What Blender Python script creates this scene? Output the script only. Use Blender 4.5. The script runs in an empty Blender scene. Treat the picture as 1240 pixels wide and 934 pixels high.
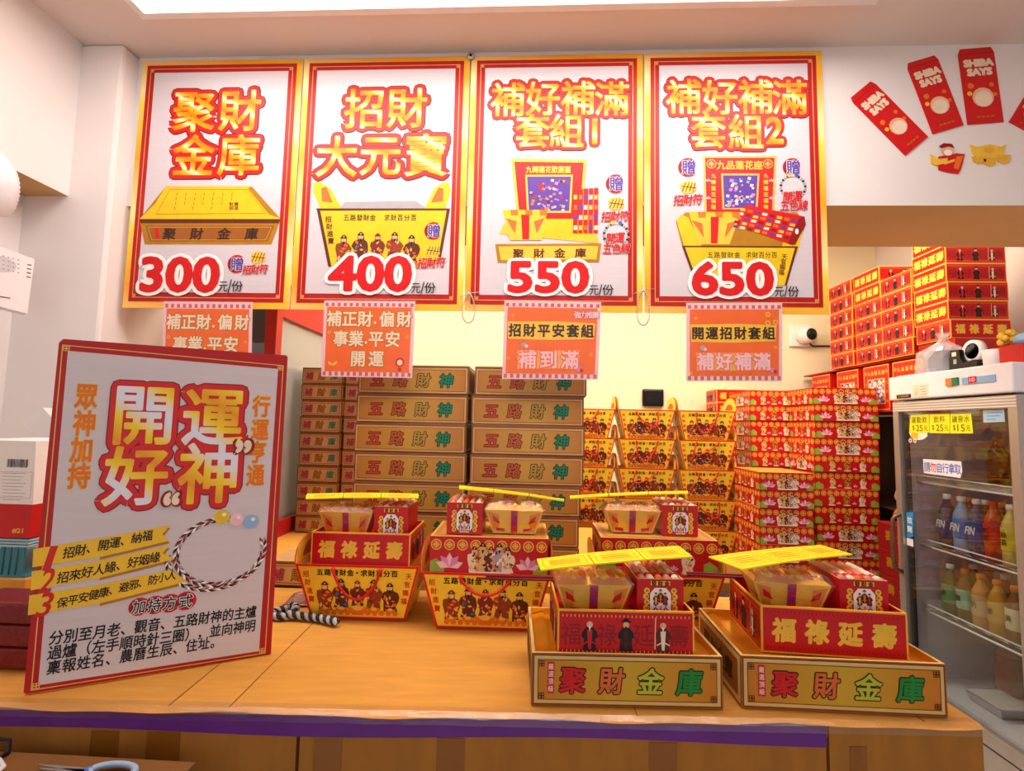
import bpy, math, random
from mathutils import Vector, Matrix
rnd = random.Random(7)
SC = bpy.context.scene
COL = SC.collection
# ------------------------------------------------------------------ camera
FPX = 600.0
YAW, PITCH, ROLL = math.radians(2.836), math.radians(4.55), math.radians(1.202)
CAMP = Vector((0.0, 0.0, 1.40))
_F = Vector((-math.sin(YAW)*math.cos(PITCH), math.cos(YAW)*math.cos(PITCH), math.sin(PITCH)))
_R0 = Vector((math.cos(YAW), math.sin(YAW), 0.0))
_U0 = _R0.cross(_F)
_R = _R0*math.cos(ROLL) + _U0*math.sin(ROLL)
_U = _U0*math.cos(ROLL) - _R0*math.sin(ROLL)
cam = bpy.data.cameras.new('camera')
cam.sensor_fit = 'HORIZONTAL'; cam.sensor_width = 36.0; cam.lens = 36.0*FPX/1240.0
cam.clip_start = 0.02; cam.clip_end = 50
camo = bpy.data.objects.new('camera', cam); COL.objects.link(camo)
camo.matrix_world = Matrix(((_R.x, _U.x, -_F.x, CAMP.x), (_R.y, _U.y, -_F.y, CAMP.y), (_R.z, _U.z, -_F.z, CAMP.z), (0, 0, 0, 1)))
SC.camera = camo
# ------------------------------------------------------------------ light
SC.view_settings.view_transform = 'Standard'
SC.view_settings.look = 'None'
SC.view_settings.gamma = 1.0
SC.view_settings.use_curve_mapping = False
SC.view_settings.exposure = 0.22
world = bpy.data.worlds.new('world'); SC.world = world; world.use_nodes = True
world.node_tree.nodes['Background'].inputs[0].default_value = (1.0, 0.95, 0.92, 1)
world.node_tree.nodes['Background'].inputs[1].default_value = 0.40
FRONT_LAMP = 8.0
def area(name, loc, rot, sx, sy, power, col):
    l = bpy.data.lights.new(name, 'AREA'); l.shape = 'RECTANGLE'; l.size = sx; l.size_y = sy
    l.energy = power; l.color = col
    o = bpy.data.objects.new(name, l); COL.objects.link(o); o.location = loc; o.rotation_euler = rot
    return o
area('daylight_shopfront', (0, -2.2, 1.6), (math.radians(90), 0, 0), 3.4, 2.4, 16, (1.0, 0.95, 0.90))
area('rear_room_lamp', (0.1, 2.42, 2.74), (0, 0, 0), 3.4, 0.35, 66, (1.0, 0.86, 0.66))

# ------------------------------------------------------------------ ray helpers
def ray(px, py):
    return _R*((px-620.0)/FPX) - _U*((py-467.0)/FPX) + _F
def at(px, py, Y):
    d = ray(px, py); return CAMP + d*(Y/d.y)
def atz(px, py, z):
    d = ray(px, py); return CAMP + d*((z-CAMP.z)/d.z)

class Fr:
    """a flat face: origin, unit right, unit up, normal"""
    def __init__(s, o, u, v):
        s.o = Vector(o); s.u = Vector(u).normalized(); s.v = Vector(v).normalized(); s.n = s.u.cross(s.v).normalized()
    def P(s, x, y, l=0.0):
        return s.o + s.u*x + s.v*y + s.n*l
    def hit(s, px, py):
        d = ray(px, py); t = (s.o-CAMP).dot(s.n)/d.dot(s.n)
        q = CAMP + d*t - s.o
        return (q.dot(s.u), q.dot(s.v))
    def size(s, px, py, w, h):
        a, b = s.hit(px-w/2, py), s.hit(px+w/2, py)
        c, d = s.hit(px, py-h/2), s.hit(px, py+h/2)
        return math.hypot(b[0]-a[0], b[1]-a[1]), math.hypot(d[0]-c[0], d[1]-c[1])
    def sub(s, x, y, l=0.0, rot=0.0):
        c, q = math.cos(rot), math.sin(rot)
        return Fr(s.P(x, y, l), s.u*c + s.v*q, s.v*c - s.u*q)

# ------------------------------------------------------------------ materials
def lin(h):
    h = h.lstrip('#')
    def f(c):
        c /= 255.0
        return c/12.92 if c <= 0.04045 else ((c+0.055)/1.055)**2.4
    return tuple(f(int(h[i:i+2], 16)) for i in (0, 2, 4))
_M = {}
def pm(name, hx, rough=0.5, metal=0.0, var=0.06, scale=25.0, spec=0.35, bump=0.0, coat=0.0, stretch=(1, 1, 1)):
    if name in _M: return _M[name]
    m = bpy.data.materials.new(name); m.use_nodes = True
    nt = m.node_tree; b = nt.nodes['Principled BSDF']
    c = lin(hx)
    tc = nt.nodes.new('ShaderNodeTexCoord'); mp = nt.nodes.new('ShaderNodeMapping')
    mp.inputs['Scale'].default_value = stretch
    nz = nt.nodes.new('ShaderNodeTexNoise'); nz.inputs['Scale'].default_value = scale; nz.inputs['Detail'].default_value = 3
    nt.links.new(tc.outputs['Object'], mp.inputs[0]); nt.links.new(mp.outputs[0], nz.inputs['Vector'])
    rp = nt.nodes.new('ShaderNodeValToRGB')
    rp.color_ramp.elements[0].position = 0.3; rp.color_ramp.elements[1].position = 0.7
    rp.color_ramp.elements[0].color = tuple(max(0, x*(1-var)) for x in c)+(1,)
    rp.color_ramp.elements[1].color = tuple(min(1, x*(1+var)) for x in c)+(1,)
    nt.links.new(nz.outputs['Fac'], rp.inputs[0]); nt.links.new(rp.outputs[0], b.inputs['Base Color'])
    b.inputs['Roughness'].default_value = rough; b.inputs['Metallic'].default_value = metal
    b.inputs['Specular IOR Level'].default_value = spec; b.inputs['Coat Weight'].default_value = coat
    if bump:
        bp = nt.nodes.new('ShaderNodeBump'); bp.inputs['Strength'].default_value = bump; bp.inputs['Distance'].default_value = 0.01
        nt.links.new(nz.outputs['Fac'], bp.inputs['Height']); nt.links.new(bp.outputs[0], b.inputs['Normal'])
    _M[name] = m
    return m
def ramp(name, axis, period, stops, rough=0.45, metal=0.0, off=0.0, diag=(0, 0, 0), spec=0.35):
    """printed colour bands repeating along an object axis"""
    if name in _M: return _M[name]
    m = bpy.data.materials.new(name); m.use_nodes = True
    nt = m.node_tree; b = nt.nodes['Principled BSDF']
    tc = nt.nodes.new('ShaderNodeTexCoord'); dt = nt.nodes.new('ShaderNodeVectorMath'); dt.operation = 'DOT_PRODUCT'
    ax = Vector(axis)
    dt.inputs[1].default_value = ax
    nt.links.new(tc.outputs['Object'], dt.inputs[0])
    ad = nt.nodes.new('ShaderNodeMath'); ad.operation = 'MULTIPLY_ADD'; ad.inputs[1].default_value = 1.0/period; ad.inputs[2].default_value = off
    nt.links.new(dt.outputs['Value'], ad.inputs[0])
    fr = nt.nodes.new('ShaderNodeMath'); fr.operation = 'FRACT'; nt.links.new(ad.outputs[0], fr.inputs[0])
    rp = nt.nodes.new('ShaderNodeValToRGB')
    els = rp.color_ramp.elements
    while len(els) < len(stops): els.new(0.5)
    for e, (p, hx) in zip(els, stops): e.position = p; e.color = lin(hx)+(1,)
    nt.links.new(fr.outputs[0], rp.inputs[0]); nt.links.new(rp.outputs[0], b.inputs['Base Color'])
    b.inputs['Roughness'].default_value = rough; b.inputs['Metallic'].default_value = metal; b.inputs['Specular IOR Level'].default_value = spec
    _M[name] = m
    return m
def clear(name, hx='#ffffff', gloss=0.12, rough=0.08, tint=0.95, ior=1.35, bump=0.05, milk=0.0):
    if name in _M: return _M[name]
    m = bpy.data.materials.new(name); m.use_nodes = True
    nt = m.node_tree
    for n in list(nt.nodes): nt.nodes.remove(n)
    out = nt.nodes.new('ShaderNodeOutputMaterial'); mx = nt.nodes.new('ShaderNodeMixShader')
    tr = nt.nodes.new('ShaderNodeBsdfTransparent'); gl = nt.nodes.new('ShaderNodeBsdfGlossy')
    c = lin(hx); tr.inputs[0].default_value = tuple(x*tint for x in c)+(1,)
    gl.inputs['Roughness'].default_value = rough
    lw = nt.nodes.new('ShaderNodeLayerWeight'); lw.inputs[0].default_value = 0.5
    pw = nt.nodes.new('ShaderNodeMath'); pw.operation = 'POWER'; pw.inputs[1].default_value = 4.0; nt.links.new(lw.outputs['Facing'], pw.inputs[0])
    fz = nt.nodes.new('ShaderNodeMath'); fz.operation = 'MULTIPLY_ADD'; fz.inputs[1].default_value = (ior-1)*1.2; fz.inputs[2].default_value = ((ior-1)/(ior+1))**2; nt.links.new(pw.outputs[0], fz.inputs[0])
    ad = nt.nodes.new('ShaderNodeMath'); ad.operation = 'ADD'; ad.use_clamp = True; ad.inputs[1].default_value = gloss
    nz = nt.nodes.new('ShaderNodeTexNoise'); nz.inputs['Scale'].default_value = 40
    bp = nt.nodes.new('ShaderNodeBump'); bp.inputs['Strength'].default_value = bump; bp.inputs['Distance'].default_value = 0.005
    nt.links.new(nz.outputs['Fac'], bp.inputs['Height']); nt.links.new(bp.outputs[0], gl.inputs['Normal'])
    nt.links.new(fz.outputs[0], ad.inputs[0]); nt.links.new(ad.outputs[0], mx.inputs[0])
    src = tr.outputs[0]
    if milk:
        df = nt.nodes.new('ShaderNodeBsdfDiffuse'); df.inputs[0].default_value = c+(1,); m2 = nt.nodes.new('ShaderNodeMixShader'); m2.inputs[0].default_value = milk
        nt.links.new(tr.outputs[0], m2.inputs[1]); nt.links.new(df.outputs[0], m2.inputs[2]); src = m2.outputs[0]
    nt.links.new(src, mx.inputs[1]); nt.links.new(gl.outputs[0], mx.inputs[2]); nt.links.new(mx.outputs[0], out.inputs[0])
    _M[name] = m
    return m
def glow(name, hx, strength):
    if name in _M: return _M[name]
    m = bpy.data.materials.new(name); m.use_nodes = True
    b = m.node_tree.nodes['Principled BSDF']
    b.inputs['Base Color'].default_value = lin(hx)+(1,)
    b.inputs['Emission Color'].default_value = lin(hx)+(1,); b.inputs['Emission Strength'].default_value = strength
    _M[name] = m
    return m

WALL = pm('painted_wall', '#ebe4e2', 0.85, var=0.03, scale=3, bump=0.08)
CEIL = pm('painted_ceiling', '#e2d6cf', 0.9, var=0.02, scale=2)
REARWALL = pm('rear_painted_wall', '#efe4c4', 0.85, var=0.03, scale=2)
FLOORM = pm('floor_tile', '#b9b2aa', 0.4, var=0.08, scale=3)
TAN = pm('tan_underside', '#c9a06a', 0.85, var=0.04, scale=3)  # tan tone for the undersides of soffit and header
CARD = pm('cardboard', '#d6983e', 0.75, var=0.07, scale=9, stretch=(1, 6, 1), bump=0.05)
CARDF = pm('cardboard_shaded', '#a36c28', 0.8, var=0.10, scale=7, stretch=(4, 4, 1), bump=0.05)  # darker copy of the cardboard, shade of the unlit front put into the colour
CARDD = pm('cardboard_dark', '#9a6a33', 0.8, var=0.1, scale=9)
TAPE = pm('brown_tape', '#8a561c', 0.25, var=0.05, spec=0.5)
PURPLE = pm('purple_band', '#642a86', 0.4, var=0.12, scale=14)
CLEAR = clear('clear_plastic', gloss=0.0, rough=0.05, tint=1.0, ior=1.25)
WRAP = clear('crinkled_cellophane', gloss=0.11, rough=0.08, tint=1.0, bump=0.4)
EDGEWRAP = clear('edge_wrap', gloss=0.13, rough=0.16, tint=1.0, bump=0.2)
GLASS = clear('glass', '#f4f8f8', gloss=0.09, rough=0.01, tint=0.97, bump=0.0)
WHITEP = pm('poster_white', '#d2c9cf', 0.45, var=0.025, scale=8, stretch=(1, 1, 14))
RED = pm('print_red', '#b21119', 0.45, var=0.05)
DRED = pm('print_dark_red', '#8c1016', 0.45)
BRED = pm('print_bright_red', '#d0161a', 0.4)
ORANGE = pm('print_orange', '#ee6a2c', 0.5, var=0.05)
YEL = pm('print_yellow', '#e8c014', 0.5)
PYEL = pm('joss_yellow', '#fbe21a', 0.6, var=0.05)
GLINE = pm('print_gold_line', '#e6b45c', 0.4)
GOLDP = pm('print_gold', '#f0c040', 0.4, var=0.08)
GOLDD = pm('print_dark_gold', '#b07a18', 0.4, var=0.08)
WHITE = pm('print_white', '#f6f2ee', 0.5, var=0.02)
BLACK = pm('print_black', '#161214', 0.5)
BROWN = pm('print_brown', '#5c2410', 0.5)
DBROWN = pm('print_dark_brown', '#3a1c0c', 0.5)
GREEN = pm('print_green', '#128a36', 0.5)
TEALG = pm('print_teal_green', '#0a7c5c', 0.5)
LGREEN = pm('print_leaf_green', '#8fae3a', 0.5, var=0.2)
PINK = pm('print_pink', '#f3c3cc', 0.5)
LOTUS = pm('print_lotus_pink', '#d985b4', 0.5, var=0.15)
BLUE = pm('print_blue', '#2f62b8', 0.5)
PURP = pm('print_purple', '#5a3a9c', 0.5)
CREAM = pm('print_cream', '#f2dcc0', 0.5)
SKIN = pm('print_skin', '#e8b088', 0.5)
GREYL = pm('print_grey', '#a9a4aa', 0.5)
FOIL = pm('gold_foil', '#f2b02c', 0.28, metal=0.75, var=0.1, scale=12, bump=0.15)
GOLDTITLE = ramp('gold_title', (0.55, 0, 1), 0.085, [(0.0, '#cf7a06'), (0.30, '#e6ae12'), (0.47, '#f4e4a4'), (0.54, '#f4e4a4'), (0.70, '#e6ae12'), (1.0, '#cf7a06')])
SILVTITLE = ramp('gold_silver_title', (0.8, 0, 1), 0.20, [(0.0, '#e89a10'), (0.25, '#f6d428'), (0.45, '#e4e6f4'), (0.58, '#e4e6f4'), (0.75, '#f6d428'), (1.0, '#e89a10')])
YBORDER = ramp('yellow_border', (0.3, 0, 1), 0.48, [(0.0, '#f6a412'), (0.45, '#fcd84c'), (0.55, '#fdeaa0'), (1.0, '#f6a412')])
CHESTP = ramp('chest_face', (1, 0, 0), 0.40, [(0.0, '#c4701c'), (0.5, '#c9a42a'), (1.0, '#c4701c')], off=0.5, rough=0.35)
WULUP = ramp('gold_box_face', (1, 0, 0), 0.44, [(0.0, '#ad6f2e'), (0.5, '#bd933f'), (1.0, '#ad6f2e')], off=0.5, rough=0.35)
CHESTB = pm('chest_border', '#dcb872', 0.4)
CHESTS = pm('chest_side', '#9c5a1c', 0.45)
WULUB = pm('gold_box_border', '#c79a66', 0.45)
WULUS = pm('gold_box_side', '#8a5a2c', 0.5)
BUKU = ramp('pale_gold_face', (1, 0, 0), 0.22, [(0.0, '#b98a52'), (0.5, '#d4b070'), (1.0, '#b98a52')], off=0.5, rough=0.4)
TRED = pm('tray_red', '#c4121a', 0.35, var=0.05)
TEDGE = pm('tray_gold_edge', '#f2b43a', 0.35)
BASKY = pm('basket_yellow', '#f6cf38', 0.4, var=0.06)
BASKI = pm('basket_inner', '#c99a4a', 0.6)
CORDM = pm('red_cord', '#d81f1a', 0.6)
ORG = pm('print_flame_orange', '#e8741c', 0.5, var=0.1)
METAL = pm('aluminium', '#b9b4b0', 0.35, metal=0.7, var=0.04)
FRIDGEW = pm('fridge_white', '#ebe8ee', 0.35, var=0.02)
BLACKP = pm('black_plastic', '#131214', 0.3)
WPLAST = pm('white_plastic', '#ece8e8', 0.35, var=0.02)
STICK = pm('incense_red', '#7a1418', 0.6)
REDFRAME = pm('red_painted_frame', '#b3201a', 0.45)

# ------------------------------------------------------------------ glyphs from the built-in font
_G = {}
def glyph(ch):
    if ch in _G: return _G[ch]
    c = bpy.data.curves.new('glyph', 'FONT'); c.body = ch; c.resolution_u = 3
    o = bpy.data.objects.new('glyph', c); COL.objects.link(o)
    bpy.context.view_layer.update()
    dg = bpy.context.evaluated_depsgraph_get(); ev = o.evaluated_get(dg); me = ev.to_mesh()
    V = [(v.co.x, v.co.y) for v in me.vertices]
    Fs = [tuple(p.vertices) for p in me.polygons]
    ev.to_mesh_clear()
    bpy.data.objects.remove(o); bpy.data.curves.remove(c)
    # merge doubled points
    key, idx, V2 = {}, [], []
    for p in V:
        k = (round(p[0], 4), round(p[1], 4))
        if k not in key: key[k] = len(V2); V2.append(p)
        idx.append(key[k])
    F2 = []
    for f in Fs:
        q = [idx[i] for i in f]
        if len(set(q)) == len(q):
            a = sum(V2[q[i]][0]*V2[q[(i+1) % len(q)]][1]-V2[q[(i+1) % len(q)]][0]*V2[q[i]][1] for i in range(len(q)))
            if a < 0: q.reverse()
            F2.append(tuple(q))
    cnt = {}
    for f in F2:
        for i in range(len(f)):
            cnt.setdefault(frozenset((f[i], f[(i+1) % len(f)])), []).append((f[i], f[(i+1) % len(f)]))
    E = [v[0] for v in cnt.values() if len(v) == 1]
    _G[ch] = (V2, F2, E)
    return _G[ch]
def expand(ch, ex):
    """glyph with its outline grown by ex (in em)"""
    V, Fs, E = glyph(ch)
    if not ex: return [(x, y, 0.0) for x, y in V], Fs
    V = [(x, y, 0.0) for x, y in V]; Fs = list(Fs)
    for e_, (a, b) in enumerate(E):
        ax, ay, _ = V[a]; bx, by, _ = V[b]; zz = -8e-6*(1+e_*7 % 40);  dx, dy = bx-ax, by-ay; L = math.hypot(dx, dy)
        if L < 1e-6: continue
        nx, ny = dy/L*ex, -dx/L*ex; tx, ty = dx/L*ex*0.5, dy/L*ex*0.5
        i = len(V)
        V += [(ax+nx, ay+ny, zz), (bx+nx, by+ny, zz), (bx+nx*.7+tx*1.5, by+ny*.7+ty*1.5, zz), (ax+nx*.7-tx*1.5, ay+ny*.7-ty*1.5, zz), (ax, ay, zz), (bx, by, zz)]
        Fs.append((i+4, i+3, i, i+1, i+2, i+5))
    return V, Fs

# ------------------------------------------------------------------ mesh builder
class MB:
    def __init__(s):
        s.v, s.f, s.m, s.mats, s.sm = [], [], [], [], []; s.j = 0
    def mi(s, mat):
        if mat not in s.mats: s.mats.append(mat)
        return s.mats.index(mat)
    def add(s, vs, fs, mat, smooth=False):
        k = len(s.v); i = s.mi(mat)
        s.v += [Vector(p) for p in vs]
        for f in fs: s.f.append(tuple(k+j for j in f)); s.m.append(i); s.sm.append(smooth)
        return s
    def hexa(s, P, mats):
        """P: 4 bottom (ccw from front-left) + 4 top points; mats: one or dict of side -> material"""
        S = {'bottom': (3, 2, 1, 0), 'top': (4, 5, 6, 7), 'front': (0, 1, 5, 4), 'right': (1, 2, 6, 5), 'back': (2, 3, 7, 6), 'left': (3, 0, 4, 7)}
        for k, f in S.items():
            m = mats.get(k, mats.get('all')) if isinstance(mats, dict) else mats
            if m: s.add([P[i] for i in f], [(0, 1, 2, 3)], m)
        return s
    def box(s, x0, x1, y0, y1, z0, z1, mats):
        return s.hexa([(x0, y0, z0), (x1, y0, z0), (x1, y1, z0), (x0, y1, z0), (x0, y0, z1), (x1, y0, z1), (x1, y1, z1), (x0, y1, z1)], mats)
    def rbox(s, x0, x1, y0, y1, z0, z1, mat, r=0.004, seg=2, smooth=True):
        """box with rounded edges"""
        import bmesh
        bm = bmesh.new(); bmesh.ops.create_cube(bm, size=1.0)
        for v in bm.verts: v.co = Vector(((x0+x1)/2+v.co.x*(x1-x0), (y0+y1)/2+v.co.y*(y1-y0), (z0+z1)/2+v.co.z*(z1-z0)))
        bmesh.ops.bevel(bm, geom=list(bm.edges), offset=r, segments=seg, affect='EDGES', profile=0.5)
        bm.verts.index_update()
        s.add([v.co.copy() for v in bm.verts], [tuple(v.index for v in f.verts) for f in bm.faces], mat, False); bm.free()
        return s
    def rect(s, fr, x0, y0, x1, y1, mat, l):
        s.j = (s.j+1) % 24; l += s.j*5e-6
        return s.add([fr.P(x0, y0, l), fr.P(x1, y0, l), fr.P(x1, y1, l), fr.P(x0, y1, l)], [(0, 1, 2, 3)], mat)
    def frame(s, fr, x0, y0, x1, y1, t, mat, l):
        s.rect(fr, x0, y0, x1, y0+t, mat, l); s.rect(fr, x0, y1-t, x1, y1, mat, l)
        s.rect(fr, x0, y0+t, x0+t, y1-t, mat, l); s.rect(fr, x1-t, y0+t, x1, y1-t, mat, l); return s
    def poly(s, fr, pts, mat, l):
        s.j = (s.j+1) % 24; l += s.j*5e-6
        return s.add([fr.P(x, y, l) for x, y in pts], [tuple(range(len(pts)))], mat)
    def polypx(s, fr, pts, mat, l):
        return s.poly(fr, [fr.hit(*p) for p in pts], mat, l)
    def disc(s, fr, cx, cy, rx, mat, l, ry=None, n=14, rot=0.0):
        ry = ry or rx
        return s.poly(fr, [(cx+rx*math.cos(2*math.pi*i/n+rot), cy+ry*math.sin(2*math.pi*i/n+rot)) for i in range(n)], mat, l)
    def ring(s, fr, cx, cy, r0, r1, mat, l, n=28, a0=0.0, a1=2*math.pi, ky=1.0):
        for i in range(n):
            a, b = a0+(a1-a0)*i/n, a0+(a1-a0)*(i+1)/n
            s.poly(fr, [(cx+r0*math.cos(a), cy+ky*r0*math.sin(a)), (cx+r1*math.cos(a), cy+ky*r1*math.sin(a)), (cx+r1*math.cos(b), cy+ky*r1*math.sin(b)), (cx+r0*math.cos(b), cy+ky*r0*math.sin(b))], mat, l)
        return s
    def stroke(s, fr, pts, w, mat, l):
        for (x0, y0), (x1, y1) in zip(pts, pts[1:]):
            L = math.hypot(x1-x0, y1-y0) or 1; nx, ny = -(y1-y0)/L*w/2, (x1-x0)/L*w/2; ex, ey = (x1-x0)/L*w/3, (y1-y0)/L*w/3
            s.poly(fr, [(x0-nx-ex, y0-ny-ey), (x1-nx+ex, y1-ny+ey), (x1+nx+ex, y1+ny+ey), (x0+nx-ex, y0+ny-ey)], mat, l)
        return s
    def ch(s, fr, c, cx, cy, w, h, mat, l, ex=0.02, rot=0.0, slant=0.0):
        """one square character in a cell w x h around cx, cy"""
        V, Fs = expand(c, ex); q = math.cos(rot), math.sin(rot)
        pts = []
        for x, y, zo in V:
            a, b = (x-0.5)*w, (y-0.38)*h
            a += b*slant
            pts.append(fr.P(cx+a*q[0]-b*q[1], cy+a*q[1]+b*q[0], l+zo))
        return s.add(pts, Fs, mat)
    def fit(s, fr, txt, cx, cy, w, h, mat, l, ex=0.02, rot=0.0, slant=0.0):
        """a latin string fitted to a w x h box"""
        V, Fs = expand(txt, 0)
        xs = [p[0] for p in V]; ys = [p[1] for p in V]
        x0, x1, y0, y1 = min(xs), max(xs), min(ys), max(ys); sx, sy = w/(x1-x0), h/(y1-y0)
        V, Fs = expand(txt, ex)
        q = math.cos(rot), math.sin(rot); pts = []
        for x, y, zo in V:
            a, b = (x-(x0+x1)/2)*sx, (y-(y0+y1)/2)*sy
            a += b*slant
            pts.append(fr.P(cx+a*q[0]-b*q[1], cy+a*q[1]+b*q[0], l+zo))
        return s.add(pts, Fs, mat)
    def line(s, fr, txt, xa, ya, xb, yb, w, h, mat, l, ex=0.02, rot=0.0, slant=0.0):
        n = len(txt)
        for i, c in enumerate(txt):
            t = i/(n-1) if n > 1 else 0.5
            if c != ' ': s.ch(fr, c, xa+(xb-xa)*t, ya+(yb-ya)*t, w, h, mat, l+2e-5*(i % 5), ex, rot, slant)
        return s
    def chpx(s, fr, c, px, py, w, h, mat, l, ex=0.02, rot=0.0, slant=0.0):
        x, y = fr.hit(px, py); a, b = fr.size(px, py, w, h)
        return s.ch(fr, c, x, y, a, b, mat, l, ex, rot, slant)
    def linepx(s, fr, txt, p0, p1, w, h, mat, l, ex=0.02, rot=0.0, slant=0.0):
        a, b = fr.hit(*p0), fr.hit(*p1); sw, sh = fr.size((p0[0]+p1[0])/2, (p0[1]+p1[1])/2, w, h)
        return s.line(fr, txt, a[0], a[1], b[0], b[1], sw, sh, mat, l, ex, rot, slant)
    def fitpx(s, fr, txt, box, mat, l, ex=0.02, slant=0.0):
        x0, y0, x1, y1 = box; cx, cy = (x0+x1)/2, (y0+y1)/2
        a, b = fr.hit(cx, cy); w, h = fr.size(cx, cy, x1-x0, y1-y0)
        return s.fit(fr, txt, a, b, w, h, mat, l, ex, 0.0, slant)
    def tube(s, pts, r, mat, n=8, closed=False, caps=True):
        pts = [Vector(p) for p in pts]; rings = []
        N = len(pts); up = Vector((0.13, 0.21, 0.97))
        for i, p in enumerate(pts):
            if closed: d = pts[(i+1) % N]-pts[i-1]
            else: d = pts[min(i+1, N-1)]-pts[max(i-1, 0)]
            d.normalize()
            a = d.cross(up)
            if a.length < 0.05: a = d.cross(Vector((1, 0, 0)))
            a.normalize(); b = d.cross(a)
            rr = r[i] if isinstance(r, (list, tuple)) else r
            rings.append([p + a*rr*math.cos(2*math.pi*k/n) + b*rr*math.sin(2*math.pi*k/n) for k in range(n)])
        V = [q for g in rings for q in g]; Fs = []
        for i in range(N if closed else N-1):
            for k in range(n):
                j = (i+1) % N; Fs.append((i*n+k, i*n+(k+1) % n, j*n+(k+1) % n, j*n+k))
        if not closed and caps: Fs += [tuple(range(n-1, -1, -1)), tuple(range((N-1)*n, N*n))]
        return s.add(V, Fs, mat, True)
    def lathe(s, prof, c, mat, n=20, axis=(0, 0, 1)):
        ax = Vector(axis).normalized(); a = ax.orthogonal().normalized(); b = ax.cross(a); c = Vector(c)
        V = []; Fs = []
        for r, z in prof:
            V += [c + ax*z + a*r*math.cos(2*math.pi*k/n) + b*r*math.sin(2*math.pi*k/n) for k in range(n)]
        for i in range(len(prof)-1):
            for k in range(n): Fs.append((i*n+k, i*n+(k+1) % n, (i+1)*n+(k+1) % n, (i+1)*n+k))
        Fs += [tuple(range(n-1, -1, -1)), tuple(range((len(prof)-1)*n, len(prof)*n))]
        return s.add(V, Fs, mat, True)
    def ball(s, c, r, mat, sc=(1, 1, 1), n=10, m=7):
        c = Vector(c); V = [c+Vector((0, 0, -r*sc[2]))]; Fs = []
        for i in range(1, m):
            t = -math.pi/2+math.pi*i/m
            V += [c+Vector((r*sc[0]*math.cos(t)*math.cos(2*math.pi*k/n), r*sc[1]*math.cos(t)*math.sin(2*math.pi*k/n), r*sc[2]*math.sin(t))) for k in range(n)]
        V.append(c+Vector((0, 0, r*sc[2])))
        for k in range(n): Fs.append((0, 1+(k+1) % n, 1+k))
        for i in range(m-2):
            for k in range(n): Fs.append((1+i*n+k, 1+i*n+(k+1) % n, 1+(i+1)*n+(k+1) % n, 1+(i+1)*n+k))
        b = 1+(m-2)*n
        for k in range(n): Fs.append((b+k, b+(k+1) % n, len(V)-1))
        return s.add(V, Fs, mat, True)
    def prism(s, fr, pts, t, mat, side=None):
        """flat outline in a face frame pulled out to thickness t (towards the normal)"""
        n = len(pts); V = [fr.P(x, y, 0) for x, y in pts]+[fr.P(x, y, t) for x, y in pts]
        s.add(V, [tuple(range(n, 2*n)), tuple(range(n-1, -1, -1))], mat)
        s.add(V, [(i, (i+1) % n, n+(i+1) % n, n+i) for i in range(n)], side or mat)
        return s
    def mesh(s, name, inv=None):
        me = bpy.data.meshes.new(name)
        vs = [inv @ p for p in s.v] if inv is not None else s.v
        me.from_pydata([tuple(p) for p in vs], [], s.f)
        for m in s.mats: me.materials.append(m)
        me.polygons.foreach_set('material_index', s.m)
        me.polygons.foreach_set('use_smooth', s.sm)
        me.update()
        return me

_MW = {}
def tag(o, label=None, cat=None, group=None, kind=None):
    if label: o['label'] = label
    if cat: o['category'] = cat
    if group: o['group'] = group
    if kind: o['kind'] = kind
    return o
def thing(name, label, cat, loc=(0, 0, 0), rz=0.0, group=None):
    o = bpy.data.objects.new(name, None); COL.objects.link(o); o.empty_display_size = 0.05
    o.location = loc; o.rotation_euler = (0, 0, rz)
    _MW[o.name] = Matrix.Translation(Vector(loc)) @ Matrix.Rotation(rz, 4, 'Z')
    return tag(o, label, cat, group)
def part(name, mb, parent=None, world=False, label=None):
    """world=True: the builder's points are scene coordinates"""
    inv = _MW[parent.name].inverted() if (world and parent is not None) else None
    o = bpy.data.objects.new(name, mb.mesh(name, inv)); COL.objects.link(o)
    if parent is not None:
        o.parent = parent; _MW[o.name] = _MW[parent.name]
    else: _MW[o.name] = Matrix.Identity(4)
    if label: o['label'] = label
    return o
def single(name, mb, label, cat, loc=(0, 0, 0), rz=0.0, group=None, world=False):
    inv = None
    if world: inv = (Matrix.Translation(Vector(loc)) @ Matrix.Rotation(rz, 4, 'Z')).inverted()
    o = bpy.data.objects.new(name, mb.mesh(name, inv)); COL.objects.link(o)
    o.location = loc; o.rotation_euler = (0, 0, rz)
    _MW[o.name] = Matrix.Translation(Vector(loc)) @ Matrix.Rotation(rz, 4, 'Z')
    return tag(o, label, cat, group)
def struct(name, mb):
    o = part(name, mb); o['kind'] = 'structure'; return o
def dup(root, loc, rz, label, group=None):
    r = root.copy(); COL.objects.link(r); r.location = loc; r.rotation_euler = (0, 0, rz)
    _MW[r.name] = Matrix.Translation(Vector(loc)) @ Matrix.Rotation(rz, 4, 'Z')
    tag(r, label, None, group)
    for c0 in list(root.children):
        c = c0.copy(); COL.objects.link(c); c.parent = r; _MW[c.name] = _MW[r.name]
        for g0 in list(c0.children):
            g = g0.copy(); COL.objects.link(g); g.parent = c
    return r
ORD = ['first', 'second', 'third', 'fourth', 'fifth', 'sixth', 'seventh', 'eighth', 'ninth', 'tenth', 'eleventh', 'twelfth']
def from_top(i, n):
    """i counted from the top, 0 = topmost"""
    return 'topmost' if i == 0 else ('bottom one' if i == n-1 else ORD[i]+' from the top')
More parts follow.
